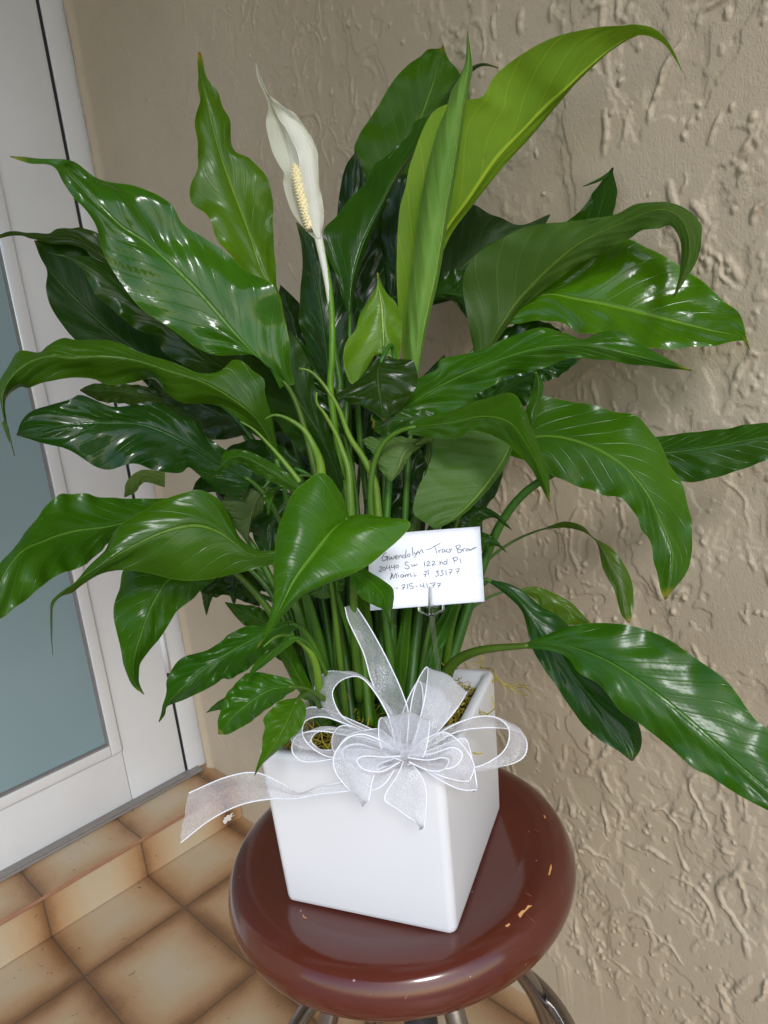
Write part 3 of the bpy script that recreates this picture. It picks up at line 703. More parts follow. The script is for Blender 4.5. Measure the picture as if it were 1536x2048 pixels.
leaf([(832, 760, .735), (846, 665), (872, 545), (890, 435, .735), (908, 335), (922, 240), (935, 165), (940, 120), (935, 62, .74)],
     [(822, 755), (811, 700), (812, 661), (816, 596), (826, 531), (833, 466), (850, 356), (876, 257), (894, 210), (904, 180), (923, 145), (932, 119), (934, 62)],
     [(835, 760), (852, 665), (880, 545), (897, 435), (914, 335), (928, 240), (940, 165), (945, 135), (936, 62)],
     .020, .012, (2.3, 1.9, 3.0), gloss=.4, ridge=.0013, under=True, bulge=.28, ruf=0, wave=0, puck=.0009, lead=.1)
leaf([(768, 705, .70), (767, 660), (764, 610), (757, 572), (755, 545, .70)],
     [(766, 706), (735, 720), (727, 752), (703, 768), (688, 730), (690, 690), (711, 659), (721, 627), (737, 599), (752, 575), (754, 545)],
     [(770, 706), (785, 718), (799, 716), (803, 680), (802, 635), (792, 607), (771, 583), (756, 545)], .006, .010, (3.3, 2.0, 4.0), gloss=.45, puck=.0003, ruf=.001, bulge=.05, sr=.8, lead=.05)
leaf([(765, 716, .665), (755, 745), (760, 790), (768, 842, .64)], [(755, 714), (725, 750), (672, 791), (700, 803), (740, 822), (767, 842)], [(780, 714), (822, 722), (836, 760), (815, 800), (790, 825), (769, 842)], .006, .012, (.5, .42, .9), ruf=.001)
leaf([(870, 835, .665), (800, 838), (745, 842, .65)], [(870, 822), (790, 817), (746, 824), (742, 842)], [(870, 855), (800, 865), (770, 873), (743, 855)], .004, .006, (.7, .72, 1), sr=.7)
leaf([(840, 884, .66), (812, 903), (797, 935), (783, 963, .65)], [(835, 878), (787, 874), (727, 876), (745, 910), (764, 945), (782, 963)], [(845, 890), (822, 910), (804, 940), (784, 963)], .006, .004, (1.0, .8, 1.6), under=True, root=(765, 1400, .70), lead=.25, sr=1.5)
leaf([(850, 1010, .73), (810, 960), (790, 900, .73), (780, 850)], [(800, 1060), (770, 1000), (750, 930), (775, 850)], [(870, 980), (850, 920), (830, 880), (785, 850)], .006, .006, (.35, .4, .9))
# --- right
leaf([(790, 830, .70), (870, 776, .69), (950, 738), (1030, 708, .66), (1100, 692), (1180, 691), (1280, 713, .63), (1384, 741, .615)],
     [(785, 815), (797, 775), (873, 740), (885, 717), (967, 699), (1013, 676), (1083, 657), (1130, 664), (1165, 679), (1200, 661), (1247, 667), (1299, 699), (1340, 720), (1384, 740)],
     [(800, 845), (870, 835), (932, 818), (972, 798), (996, 775), (1013, 752), (1083, 737), (1118, 722), (1165, 717), (1223, 722), (1282, 730), (1384, 742)], .010, .008, (.95, 1, 1), ruf=.003, puck=.0012, lead=.15)
leaf([(820, 855, .63), (895, 845), (965, 832, .595), (1020, 845), (1055, 890), (1080, 940, .55), (1099, 1004, .535)],
     [(815, 868), (909, 878), (955, 862), (1000, 877), (1034, 906), (1065, 942), (1098, 1004)],
     [(820, 842), (886, 826), (954, 800), (1000, 790), (1035, 795), (1062, 850), (1079, 898), (1097, 950), (1100, 1004)], .008, .012, (1.2, 1.1, 1), ruf=.001, root=(790, 1400, .68))
leaf([(1063, 858, .60), (1068, 815), (1078, 780), (1071, 743, .61)], [(1062, 858), (1052, 830), (1057, 800), (1068, 775), (1070, 743)], [(1064, 858), (1077, 820), (1086, 785), (1085, 762), (1072, 743)], .004, .004, (.8, .8, 1.1), stalk=False, ruf=0)
leaf([(960, 810, .68), (1010, 780), (1071, 744, .64)], [(950, 790), (1000, 765), (1071, 743)], [(970, 830), (1040, 815), (1060, 800), (1072, 746)], .004, .004, (.45, .5, 1), stalk=False)
leaf([(1030, 868, .665), (1003, 928), (962, 985), (917, 1030), (872, 1058, .64)],
     [(985, 855), (910, 866), (868, 880), (866, 903), (852, 945), (836, 976), (826, 1020), (845, 1042), (870, 1058)],
     [(1035, 870), (1012, 930), (972, 985), (922, 1033), (874, 1058)], .004, .004, (1.0, .95, 1.2), under=True, ruf=.0008, wave=.001, puck=.0006, ridge=.0014, stalk=False)
leaf([(1000, 895, .69), (1085, 872, .675), (1165, 885), (1240, 925, .645), (1292, 982), (1325, 1050, .62), (1345, 1105), (1343, 1155), (1331, 1199, .60)],
     [(1010, 860), (1072, 798), (1107, 795), (1165, 807), (1223, 822), (1270, 833), (1299, 857), (1322, 892), (1352, 944), (1375, 997), (1381, 1067), (1384, 1102), (1369, 1148), (1333, 1199)],
     [(1000, 905), (1048, 921), (1095, 944), (1124, 959), (1194, 985), (1247, 1002), (1270, 1032), (1282, 1055), (1299, 1078), (1311, 1125), (1319, 1175), (1330, 1200)], .018, .006, (1.1, 1.05, 1), ruf=.002, stalk=False)
leaf([(1230, 910, .73), (1330, 905, .72), (1430, 892), (1540, 872), (1650, 862, .66)],
     [(1230, 890), (1314, 874), (1398, 862), (1457, 857), (1536, 846), (1650, 858)], [(1230, 930), (1300, 945), (1360, 962), (1398, 963), (1457, 947), (1515, 927), (1560, 912), (1650, 866)], .012, .006, (.65, .75, 1), stalk=False, ruf=.002)
leaf([(1010, 640, .80), (1083, 590, .785), (1165, 600), (1258, 620, .75), (1340, 640), (1420, 660), (1478, 673), (1500, 700, .70)],
     [(1010, 620), (1100, 545), (1170, 500), (1247, 481), (1299, 496), (1340, 519), (1387, 548), (1439, 595), (1480, 636), (1500, 698)],
     [(1010, 650), (1107, 642), (1165, 665), (1220, 668), (1258, 682), (1305, 699), (1387, 694), (1457, 685), (1490, 682), (1500, 702)], .006, -.012, (1.35, 1.2, 1), gloss=1, puck=.0014, ruf=.002, root=(830, 1380, .76))
leaf([(968, 712, .80), (1000, 655), (1048, 590, .78), (1147, 496, .74), (1240, 447), (1320, 418, .69), (1365, 440), (1380, 500), (1364, 555), (1347, 597, .655)],
     [(950, 712), (932, 620), (926, 560), (949, 513), (990, 484), (1060, 452), (1136, 443), (1223, 432), (1282, 408), (1340, 402), (1398, 437), (1404, 467), (1392, 525), (1363, 572), (1348, 597)],
     [(975, 712), (1010, 660), (1048, 612), (1107, 566), (1165, 525), (1223, 496), (1276, 467), (1311, 461), (1340, 452), (1362, 490), (1360, 542), (1346, 597)],
     .014, .012, (.68, .62, .55), under=True, ridge=.0010, puck=.0008, root=(850, 1380, .77), lead=.25)
leaf([(860, 600, .89), (930, 530), (1000, 480), (1100, 430, .86)], [(850, 540), (890, 440), (932, 408), (990, 430), (1040, 450), (1100, 428)], [(865, 610), (940, 590), (1000, 560), (1060, 500), (1100, 432)], .008, .008, (.42, .42, .8), under=True)
leaf([(850, 585, .86), (920, 588), (1010, 600, .84)], [(850, 560), (930, 540), (1010, 590)], [(855, 600), (905, 602), (945, 642), (1010, 610)], .006, .006, (.5, .55, .9))
leaf([(1185, 490, .84), (1215, 405, .82), (1232, 336, .80), (1200, 358), (1166, 373, .79)], [(1110, 460), (1150, 430), (1190, 385), (1215, 352), (1228, 337), (1200, 355), (1166, 372)], [(1240, 480), (1262, 420), (1257, 380), (1236, 338), (1203, 361), (1166, 374)], .004, .006, (.8, .85, 1), ruf=.0005, stalk=False)
leaf([(960, 720, .82), (1050, 705, .80), (1110, 728), (1160, 718, .77)], [(960, 690), (1010, 655), (1080, 640), (1140, 680), (1160, 716)], [(960, 760), (1020, 785), (1080, 765), (1125, 748), (1160, 720)], .006, -.004, (.35, .45, 1), gloss=.9, puck=.0014)
leaf([(1045, 1292, .66), (1090, 1288), (1145, 1295, .635), (1220, 1325), (1310, 1385, .60), (1400, 1460), (1480, 1532), (1560, 1600, .56), (1620, 1665, .55)],
     [(1045, 1288), (1089, 1271), (1136, 1253), (1200, 1245), (1270, 1253), (1328, 1274), (1381, 1309), (1439, 1352), (1474, 1388), (1510, 1440), (1536, 1462), (1590, 1550), (1620, 1662)],
     [(1045, 1297), (1095, 1300), (1135, 1315), (1164, 1347), (1197, 1369), (1219, 1391), (1241, 1424), (1277, 1446), (1314, 1475), (1350, 1504), (1387, 1537), (1420, 1552), (1456, 1577), (1493, 1599), (1536, 1621), (1590, 1650), (1620, 1668)],
     .006, .004, (.8, .95, 1.1), gloss=.65, ruf=.0035, puck=.0010, wave=.004, root=(880, 1385, .72), lead=.28, sr=1.35)
leaf([(972, 1158, .70), (1020, 1182), (1060, 1230, .69), (1100, 1290), (1160, 1370), (1220, 1445), (1264, 1522, .65)],
     [(972, 1160), (1015, 1192), (1045, 1225), (1058, 1275), (1066, 1300), (1084, 1333), (1110, 1369), (1150, 1428), (1172, 1455), (1204, 1483), (1234, 1500), (1262, 1522)],
     [(972, 1156), (1030, 1173), (1083, 1213), (1136, 1248), (1200, 1330), (1255, 1405), (1281, 1464), (1283, 1497), (1266, 1522)], .006, .008, (.42, .62, 1.6), ruf=.0015, root=(890, 1380, .75), lead=.2)
leaf([(1095, 1056, .82), (1140, 1050), (1180, 1072), (1212, 1110), (1240, 1170), (1258, 1246, .78)],
     [(1095, 1053), (1130, 1043), (1165, 1052), (1188, 1075), (1223, 1096), (1252, 1137), (1267, 1177), (1266, 1225), (1259, 1246)],
     [(1095, 1058), (1135, 1056), (1170, 1066), (1194, 1088), (1206, 1137), (1229, 1183), (1241, 1225), (1256, 1246)], .005, .005, (2.0, 1.25, 3.0), root=(880, 1330, .78), sr=.55, lead=.25, ruf=.001)
leaf([(1040, 1180, .79), (1090, 1188), (1135, 1215), (1182, 1248, .77)], [(1040, 1177), (1075, 1174), (1136, 1201), (1165, 1228), (1182, 1247)], [(1040, 1182), (1069, 1198), (1083, 1214), (1130, 1247), (1180, 1249)], .004, .004, (2.1, 1.35, 2.6), root=(880, 1340, .77), sr=.5, lead=.25, ruf=.001)
leaf([(905, 1045, .70), (960, 1020), (990, 1030), (1024, 1060, .69)], [(905, 1030), (961, 1014), (990, 1024), (1011, 1043), (1024, 1060)], [(910, 1075), (950, 1050), (985, 1035), (1005, 1048), (1024, 1061)], .003, .004, (.6, .7, 1.1), stalk=False)
leaf([(930, 1110, .71), (960, 1080), (990, 1085), (1014, 1105, .70)], [(925, 1080), (961, 1064), (990, 1078), (1014, 1104)], [(930, 1140), (960, 1105), (990, 1092), (1014, 1106)], .003, .003, (.8, .85, 1.1), stalk=False)
leaf([(950, 1110, .78), (960, 1020), (985, 950), (1012, 880, .77)], [(915, 1110), (930, 1010), (960, 940), (1010, 880)], [(965, 1100), (966, 1036), (978, 1006), (990, 992), (1003, 960), (1008, 929), (1014, 880)], .004, .004, (.35, .5, 1.5), root=(870, 1380, .78))
# --- filler leaves deep inside the clump, tint darkened to stand for its shade
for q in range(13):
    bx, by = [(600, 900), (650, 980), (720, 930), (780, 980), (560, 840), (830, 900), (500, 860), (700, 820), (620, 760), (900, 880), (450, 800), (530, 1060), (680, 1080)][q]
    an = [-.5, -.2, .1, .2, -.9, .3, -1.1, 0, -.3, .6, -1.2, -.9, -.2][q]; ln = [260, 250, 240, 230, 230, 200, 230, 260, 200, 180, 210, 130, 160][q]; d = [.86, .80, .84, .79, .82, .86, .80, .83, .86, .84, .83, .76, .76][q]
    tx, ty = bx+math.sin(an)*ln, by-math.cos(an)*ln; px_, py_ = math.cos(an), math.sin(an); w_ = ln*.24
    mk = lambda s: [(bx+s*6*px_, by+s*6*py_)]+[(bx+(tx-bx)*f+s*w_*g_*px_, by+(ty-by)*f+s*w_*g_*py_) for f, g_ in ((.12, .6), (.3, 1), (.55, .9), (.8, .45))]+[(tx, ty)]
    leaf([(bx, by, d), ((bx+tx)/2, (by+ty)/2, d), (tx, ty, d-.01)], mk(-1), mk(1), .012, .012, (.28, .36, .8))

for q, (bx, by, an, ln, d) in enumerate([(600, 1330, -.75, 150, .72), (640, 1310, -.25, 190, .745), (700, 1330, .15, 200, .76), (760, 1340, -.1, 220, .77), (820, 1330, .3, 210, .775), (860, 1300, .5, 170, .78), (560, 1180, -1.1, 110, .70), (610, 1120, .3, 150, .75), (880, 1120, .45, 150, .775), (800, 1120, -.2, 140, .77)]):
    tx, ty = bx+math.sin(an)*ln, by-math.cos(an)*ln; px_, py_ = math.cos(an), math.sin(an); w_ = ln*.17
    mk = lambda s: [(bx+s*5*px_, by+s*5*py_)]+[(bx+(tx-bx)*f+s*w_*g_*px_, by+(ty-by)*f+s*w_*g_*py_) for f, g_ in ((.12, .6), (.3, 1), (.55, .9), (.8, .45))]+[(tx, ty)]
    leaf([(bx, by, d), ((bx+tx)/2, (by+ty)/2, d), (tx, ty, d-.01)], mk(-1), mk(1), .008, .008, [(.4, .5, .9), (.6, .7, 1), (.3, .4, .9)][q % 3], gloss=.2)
# slim bright young leaves half unrolled among the stalks
leaf([(745, 1400, .665), (742, 1300, .66), (728, 1200, .655), (712, 1110, .65)], [(740, 1400), (732, 1300), (716, 1200), (711, 1110)], [(750, 1400), (750, 1300), (737, 1200), (713, 1110)], .003, .003, (2.0, 1.5, 1), gloss=.3, ruf=0, stalk=False)
leaf([(800, 1400, .665), (803, 1310, .66), (812, 1230, .66), (818, 1150, .66)], [(793, 1400), (792, 1310), (804, 1230), (817, 1150)], [(808, 1400), (814, 1310), (821, 1230), (819, 1150)], .004, .004, (1.3, 1.2, 1), gloss=.3, ruf=0, stalk=False)
leaf([(850, 1370, .685), (868, 1300, .69), (900, 1225, .70), (922, 1180, .70)], [(835, 1370), (850, 1300), (885, 1225), (921, 1180)], [(862, 1370), (885, 1300), (912, 1228), (923, 1180)], .004, .006, (.8, .9, 1), gloss=.3, ruf=0, stalk=False)
leaf([(620, 1400, .65), (590, 1340, .65), (565, 1295, .65), (552, 1268, .65)], [(608, 1400), (575, 1345), (555, 1300), (551, 1268)], [(635, 1400), (607, 1340), (577, 1290), (554, 1268)], .006, .006, (1.5, 1.35, 1), gloss=.3, ruf=0, stalk=False)
# --- extra leaf stalks, straight ones crowding out of the soil
def stalk(pts, r0, r1, tint=(1, 1, 1), name='leaf_stalk', n=40, mat='stalk', parent=None):
    q = spline([(a, b, c*600) for a, b, c in pts], n); p3 = [P(a, b, c/600) for a, b, c in q]
    mb = MB(); mb.tube(p3, list(np.linspace(r0, r1, n)), 12); o = mb.build(name, M[mat], parent or lily); o.color = (*tint, 1); return o
for x0, x1, yt, d0, d1, r, tn in [(705, 655, 1030, .68, .72, .0048, (.7, .8, 1)), (735, 700, 1040, .67, .70, .0052, (.8, .9, 1)), (765, 745, 1050, .70, .70, .0045, (1.5, 1.25, 1)), (785, 782, 1060, .67, .70, .0058, (.9, 1, 1)),
        (800, 830, 1040, .69, .72, .0055, (1.3, 1.2, 1)), (815, 860, 1060, .68, .74, .006, (.8, .9, 1)), (835, 900, 1050, .69, .74, .0065, (.7, .85, 1)), (850, 930, 1090, .70, .74, .006, (.8, .9, 1)),
        (690, 610, 1040, .68, .70, .005, (.8, .85, 1)), (670, 570, 1060, .67, .69, .0048, (1, 1, 1)), (655, 540, 1110, .66, .68, .006, (1.6, 1.3, 1)), (650, 510, 1130, .69, .70, .004, (.8, .9, 1)), (720, 735, 1000, .72, .74, .005, (.6, .7, 1)),
        (750, 800, 1000, .73, .76, .005, (.6, .7, 1)), (700, 640, 1000, .73, .75, .006, (.5, .6, 1)), (775, 830, 1000, .74, .77, .006, (.5, .65, 1)), (680, 600, 980, .73, .75, .006, (.5, .6, 1)), (740, 690, 960, .65, .68, .0035, (1.8, 1.5, 1)), (810, 880, 1000, .74, .78, .006, (.5, .6, 1)), (660, 560, 1000, .72, .74, .0055, (.5, .6, 1)), (760, 765, 980, .75, .78, .007, (.5, .6, 1)), (790, 850, 980, .76, .79, .007, (.45, .55, 1)), (640, 480, 1120, .68, .69, .0038, (.9, 1, 1))]:
    stalk([(x0, 1450, d0), (x0+(x1-x0)*.25, 1330, d0+(d1-d0)*.3), (x0+(x1-x0)*.6, 1190, (d0+d1)/2), (x1, yt, d1)], r*1.1, r*.6, tn)
stalk([(872, 1420, .74), (925, 1250, .745), (962, 1140, .74), (1000, 1050, .73), (1050, 985, .715), (1125, 935, .695)], .0068, .0036, (.8, .9, 1.1))
stalk([(880, 1400, .745), (905, 1290, .75), (945, 1190, .75), (975, 1160, .74)], .006, .003, (.7, .9, 1.2))
stalk([(672, 800, .735), (680, 770, .735), (672, 720, .735), (668, 690, .735)], .0040, .0030, (1.0, 1.1, 1))
# --- young rolled leaves
YG = (2.6, 1.75, 2.0)
def spear(pts, w0, w1):
    o = stalk(pts, w1, w0, YG, 'young_leaf', 60); return o
spear([(760, 1080, .665), (754, 1000, .665), (749, 962, .66), (728, 918), (699, 873), (676, 814), (647, 769), (621, 743), (598, 737)] if False else [(760, 1080, .665), (754, 1000, .662), (748, 962, .66), (728, 918, .658), (699, 873, .655), (676, 814, .65), (647, 769, .648), (621, 743, .646), (598, 737, .645)], .0010, .0044)
spear([(703, 1040, .65), (700, 985, .65), (697, 939, .65), (684, 899, .65), (671, 866, .648), (650, 829, .645), (634, 806, .643), (633, 784, .642)], .0009, .0042)
spear([(643, 960, .60), (640, 925, .605), (627, 892, .61), (608, 860, .61), (577, 838, .61), (550, 830, .61), (530, 838, .61)], .0007, .0042)
spear([(600, 965, .60), (593, 955, .60), (561, 915, .60), (535, 886, .60), (509, 860, .60), (481, 843, .60)], .0006, .0024)
spear([(640, 1400, .63), (636, 1350, .62), (625, 1311, .61), (602, 1285, .605), (575, 1271, .60), (552, 1274, .595), (527, 1293, .59)], .0006, .0042)

# --- the bloom
def m_spathe():
    m = Mat('cream_spathe'); nb = m.noise(16, 3); f = m.noise(90, 3)
    uv = m.n('SeparateXYZ'); m.l(m.uv(), uv.inputs[0])
    c = m.mix(m.rng(nb, .3, .75), (.84, .84, .74), (.80, .80, .68))
    st = m.math('MULTIPLY_ADD', m.math('SINE', m.math('MULTIPLY', uv.outputs[0], 90.0)), .5, .5)
    c = m.mix(m.math('MULTIPLY', st, .12), c, (.70, .74, .55))
    c = m.mix(m.rng(uv.outputs[1], .975, 1.0, 0, .8), c, (.35, .20, .06))
    m.set(color=c, rough=.42, normal=m.bump(m.math('ADD', f, st), .35, .0008), spec=.4)
    tr = m.n('BsdfTranslucent'); m.l(c, tr.inputs[0]); mx = m.n('MixShader'); mx.inputs[0].default_value = .3
    m.l(m.b.outputs[0], mx.inputs[1]); m.l(tr.outputs[0], mx.inputs[2]); m.l(mx.outputs[0], m.out.inputs[0]); return m.m
M['spathe'] = m_spathe()
M['spadix'] = simple('pale_yellow_spadix', (.80, .70, .40), .6, 0, 200, .3)
sp = leaf([(634, 480, .70), (612, 430, .713), (597, 380, .718), (585, 330, .718), (572, 275, .714), (554, 225, .706), (533, 188, .70), (518, 155, .70), (511, 120, .70)],
     [(630, 478), (600, 447), (580, 415), (567, 370), (567, 345), (555, 325), (542, 295), (532, 245), (537, 215), (530, 190), (515, 155), (510, 120)],
     [(640, 478), (648, 430), (642, 390), (636, 350), (636, 310), (625, 280), (600, 240), (570, 215), (542, 195), (522, 155), (512, 120)],
     -.016, -.018, (1, 1, 1), bulge=-.10, ruf=.001, wave=.001, puck=.0, stalk=False, name='spathe', mat=M['spathe'])
leaf([(640, 476, .695), (635, 430, .692), (628, 380), (622, 340), (617, 300), (600, 262), (575, 225), (548, 202), (535, 190, .698)],
     [(634, 476), (621, 450), (612, 400), (601, 360), (597, 322), (588, 290), (560, 240), (540, 205), (534, 190)],
     [(641, 476), (648, 430), (642, 390), (637, 350), (636, 310), (625, 280), (600, 240), (570, 215), (536, 190)],
     .004, .010, (1, 1, 1), bulge=.12, ruf=.0025, wave=.0015, puck=.0, stalk=False, name='spathe_fold', mat=M['spathe'])
def spadix():
    pts = spline([(623, 458, 600*.698), (614, 430, 600*.698), (603, 390, 600*.699), (595, 355, 600*.70), (589, 327, 600*.701)], 60); p3 = np.array([P(a, b, c/600) for a, b, c in pts])
    mb = MB(); r = [.0043*min(1, (1-i/59)*6+.25) for i in range(60)]; mb.tube(list(p3), r, 16)
    ax = _n(p3[-1]-p3[0]); u = _n(np.cross(ax, [0, 0, 1.])+1e-9); v = np.cross(ax, u)
    for k in range(230):
        f = k/230; a = k*2.39996; i = int(f*58); c = p3[i]; rr = r[i]
        q = c+(u*math.cos(a)+v*math.sin(a))*rr*.9; n_ = (u*math.cos(a)+v*math.sin(a)); tip = q+n_*.0022
        t1 = np.cross(n_, ax); mb.add([q+ax*.0012, q+t1*.0012, q-ax*.0012, q-t1*.0012, tip+ax*.0003, tip+t1*.0003, tip-ax*.0003, tip-t1*.0003], [(0, 1, 5, 4), (1, 2, 6, 5), (2, 3, 7, 6), (3, 0, 4, 7), (4, 5, 6, 7)])
    mb.build('spadix', M['spadix'], lily)
spadix()
q = spline([(634, 462, 420), (642, 500, 420), (652, 550, 420), (661, 612, 420)], 24); mb = MB(); mb.tube([P(a, b, c/600) for a, b, c in q], list(np.linspace(.0042, .0024, 24)), 12); o = mb.build('spathe_base', M['spathe'], lily)
stalk([(645, 500, .701), (658, 570, .7005), (664, 640, .70), (664, 720, .70), (662, 790, .705), (690, 1000, .71), (712, 1250, .70), (720, 1440, .70)], .0030, .0040, (2.2, 1.9, .8), 'flower_stalk', 70)
# ------------------------------------------------------------------ moss
def m_moss():
    m = Mat('dried_moss'); n = m.noise(90, 3, .7)
    c = m.mix(m.rng(n, .3, .7), (.20, .16, .015), (.50, .40, .035)); return m.set(color=c, rough=.8)
M['moss'] = m_moss()
def moss():
    r = np.random.default_rng(5); mb = MB(); V = []; top = PT[2]
    cx = PT[0]; cy = PT[1]
    for k in range(900):
        u, v = r.uniform(-1, 1), r.uniform(-1, 1)
        heap = .014+.034*max(0, 1-((u+.1)**2+(v-.75)**2)*1.2)
        c = PT*1.0; p = np.array([c[0]+pe1[0]*u*.070+pe2[0]*v*.078, c[1]+pe1[1]*u*.070+pe2[1]*v*.078, top-.018+r.uniform(0, heap)])
        d = _n(r.normal(size=3)*np.array([1, 1, .5])); pts = [p]; cv = r.normal(size=3)*.55
        for j in range(int(r.uniform(9, 20))):
            d = _n(d+cv*.35+r.normal(size=3)*.18); 
            if pts[-1][2] > top+.03: d[2] = -abs(d[2])
            q_ = pts[-1]+d*.0024; e_ = q_-PT; a_ = e_.dot(np.array([*pe1, 0])); b_ = e_.dot(np.array([*pe2, 0]))
            a2, b2 = max(-.072, min(.072, a_)), max(-.080, min(.080, b_)); q_ = q_+np.array([*pe1, 0])*(a2-a_)+np.array([*pe2, 0])*(b2-b_)
            if (a2 != a_ or b2 != b_): d = -d
            pts.append(q_)
        mb.tube(pts, r.uniform(.00035, .00075), 4)
    # strands straggling over the back corner of the rim
    for pts in ([(905, 1318, .80), (930, 1302, .80), (955, 1312, .79), (962, 1335, .79)], [(960, 1335, .79), (985, 1340, .77), (1000, 1362, .765), (1030, 1375, .76), (1060, 1372, .755)],
                [(985, 1350, .77), (1010, 1372, .765), (1040, 1368, .76), (1062, 1385, .76)], [(945, 1362, .77), (975, 1363, .75), (992, 1360, .75), (970, 1375, .745), (985, 1395, .745), (990, 1418, .745)],
                [(935, 1400, .72), (955, 1425, .70), (975, 1428, .70), (992, 1415, .71)], [(930, 1410, .72), (950, 1420, .70), (968, 1425, .70), (978, 1432, .70)], [(950, 1395, .71), (955, 1410, .70), (960, 1425, .70)],
                [(1000, 1362, .765), (1025, 1378, .76), (1055, 1392, .758)], [(930, 1305, .80), (928, 1325, .80), (940, 1345, .79)], [(955, 1308, .79), (965, 1318, .79), (945, 1330, .79)],
                [(942, 1505, .62), (958, 1508, .615), (965, 1507, .615)]):
        q = spline([(a, b, c*600) for a, b, c in pts], 24); q = [P(a+r.normal()*.7, b+r.normal()*.7, c/600) for a, b, c in q]; mb.tube(q, .0006, 5)
    tag(mb.build('moss', M['moss']), 'tangle of dried yellow green moss over the soil in the planter', 'moss', kind='stuff')
moss()

# ------------------------------------------------------------------ organza bow
def m_organza():
    m = Mat('white_organza'); uv = m.n('SeparateXYZ'); m.l(m.uv(), uv.inputs[0])
    n = m.noise(700, 2, .6); nb = m.noise(30, 3)
    fr = m.math('MULTIPLY_ADD', m.math('SINE', m.math('MULTIPLY', uv.outputs[0], 260.0)), .5, .5)
    lw = m.n('LayerWeight'); lw.inputs[0].default_value = .35
    a = m.math('ADD', .12, m.math('MULTIPLY', m.rng(n, .35, .65), .10)); a = m.math('ADD', a, m.math('MULTIPLY', m.rng(nb, .35, .65), .08)); a = m.math('ADD', a, m.math('MULTIPLY', lw.outputs['Facing'], .35)); a = m.math('MINIMUM', a, 1.0)
    m.set(color=(.93, .93, 1.0), rough=.5, spec=.3, normal=m.bump(nb, .3, .0008))
    m.l(a, m.b.inputs['Alpha'])
    g = m.n('BsdfDiffuse'); g.inputs[0].default_value = (.97, .98, 1, 1)
    bb = m.bump(m.noise(900, 1, .5), 1.0, .003); m.l(bb, g.inputs['Normal'])
    tr = m.n('BsdfTranslucent'); tr.inputs[0].default_value = (.94, .96, 1, 1)
    mx = m.n('MixShader'); mx.inputs[0].default_value = .17; m.l(m.b.outputs[0], mx.inputs[1]); m.l(tr.outputs[0], mx.inputs[2])
    spk = m.rng(m.noise(1100, 1, .4), .50, .62, 0, .75); spk = m.math('MULTIPLY', spk, m.rng(nb, .50, .68))  # ribbon sparkle painted in as opaque matt white specks
    m2 = m.n('MixShader'); m.l(spk, m2.inputs[0]); m.l(mx.outputs[0], m2.inputs[1]); m.l(g.outputs[0], m2.inputs[2]); m.l(m2.outputs[0], m.out.inputs[0])
    return m.m
M['organza'] = m_organza(); M['wire'] = simple('white_corded_edge', (.82, .84, .90), .4)
KNOT = P(808, 1512, .585)
bow = empty('ribbon_bow', tuple(KNOT), 'sheer white organza bow with corded edges tied on the front rim of the planter', 'bow')
def ribbon(name, E1, E2, N=70, K=9, sag=.002, sd=1):
    def fill(E):
        E = [list(p) for p in E]; ds = [(i, p[2]) for i, p in enumerate(E) if len(p) > 2]
        for i, p in enumerate(E):
            if len(p) < 3: p.append(float(np.interp(i, [a for a, _ in ds], [b for _, b in ds])))
        q = spline([(a, b, c*900) for a, b, c in E], N); return np.array([P(a, b, c/900) for a, b, c in q])
    a, b = fill(E1), fill(E2); V = []; r = np.random.default_rng(sd)
    ph = r.uniform(0, 6, 3)
    for i in range(N):
        ta = _n(a[min(i+1, N-1)]-a[max(i-1, 0)]+b[min(i+1, N-1)]-b[max(i-1, 0)]+1e-9); n_ = _n(np.cross(ta, b[i]-a[i])+1e-9)
        for j in range(K):
            f = j/(K-1); V.append(a[i]*(1-f)+b[i]*f+n_*(sag*math.sin(math.pi*f)+.0012*math.sin(math.pi*f)*math.sin(f*9+i*.18+ph[0])+.0016*max(0, 1-min(i, N-1-i)/(N*.3))*math.sin(f*26+ph[1])))
    F = [(i*K+j, i*K+j+1, (i+1)*K+j+1, (i+1)*K+j) for i in range(N-1) for j in range(K-1)]
    uv = [(j/(K-1), i/N) for i in range(N) for j in range(K)]
    o = mesh(name, V, F, M['organza'], bow, True, uv)
    for e in (a, b):
        n2 = 260; s = np.linspace(0, N-1, n2); e2 = np.stack([np.interp(s, np.arange(N), e[:, k]) for k in range(3)], 1)
        mb = MB(); mb.tube(list(e2), [.00058*(1+.25*math.sin(i*1.9)) for i in range(n2)], 6); mb.build('corded_edge', M['wire'], o)
    return o
ribbon('bow_loop', [(798, 1490, .60), (784, 1430, .60), (755, 1392), (734, 1363), (708, 1350), (677, 1343), (651, 1345), (633, 1366, .645), (630, 1384), (646, 1416), (700, 1455, .62), (760, 1485), (800, 1500, .60)],
       [(790, 1490, .59), (776, 1430, .585), (742, 1374), (716, 1353), (687, 1358), (669, 1374, .61), (665, 1392), (677, 1423), (698, 1444), (734, 1460), (755, 1470), (780, 1482), (798, 1500, .59)], sd=1)
ribbon('bow_loop', [(798, 1500, .595), (755, 1473, .595), (724, 1460), (682, 1444), (656, 1435), (630, 1434), (609, 1444, .60), (605, 1468), (617, 1489), (641, 1507), (667, 1515), (720, 1515), (795, 1508, .59)],
       [(798, 1495, .61), (750, 1462, .615), (682, 1431), (646, 1417), (615, 1416), (590, 1440, .64), (580, 1468), (592, 1490), (630, 1500), (680, 1508), (730, 1508), (795, 1504, .60)], sd=2)
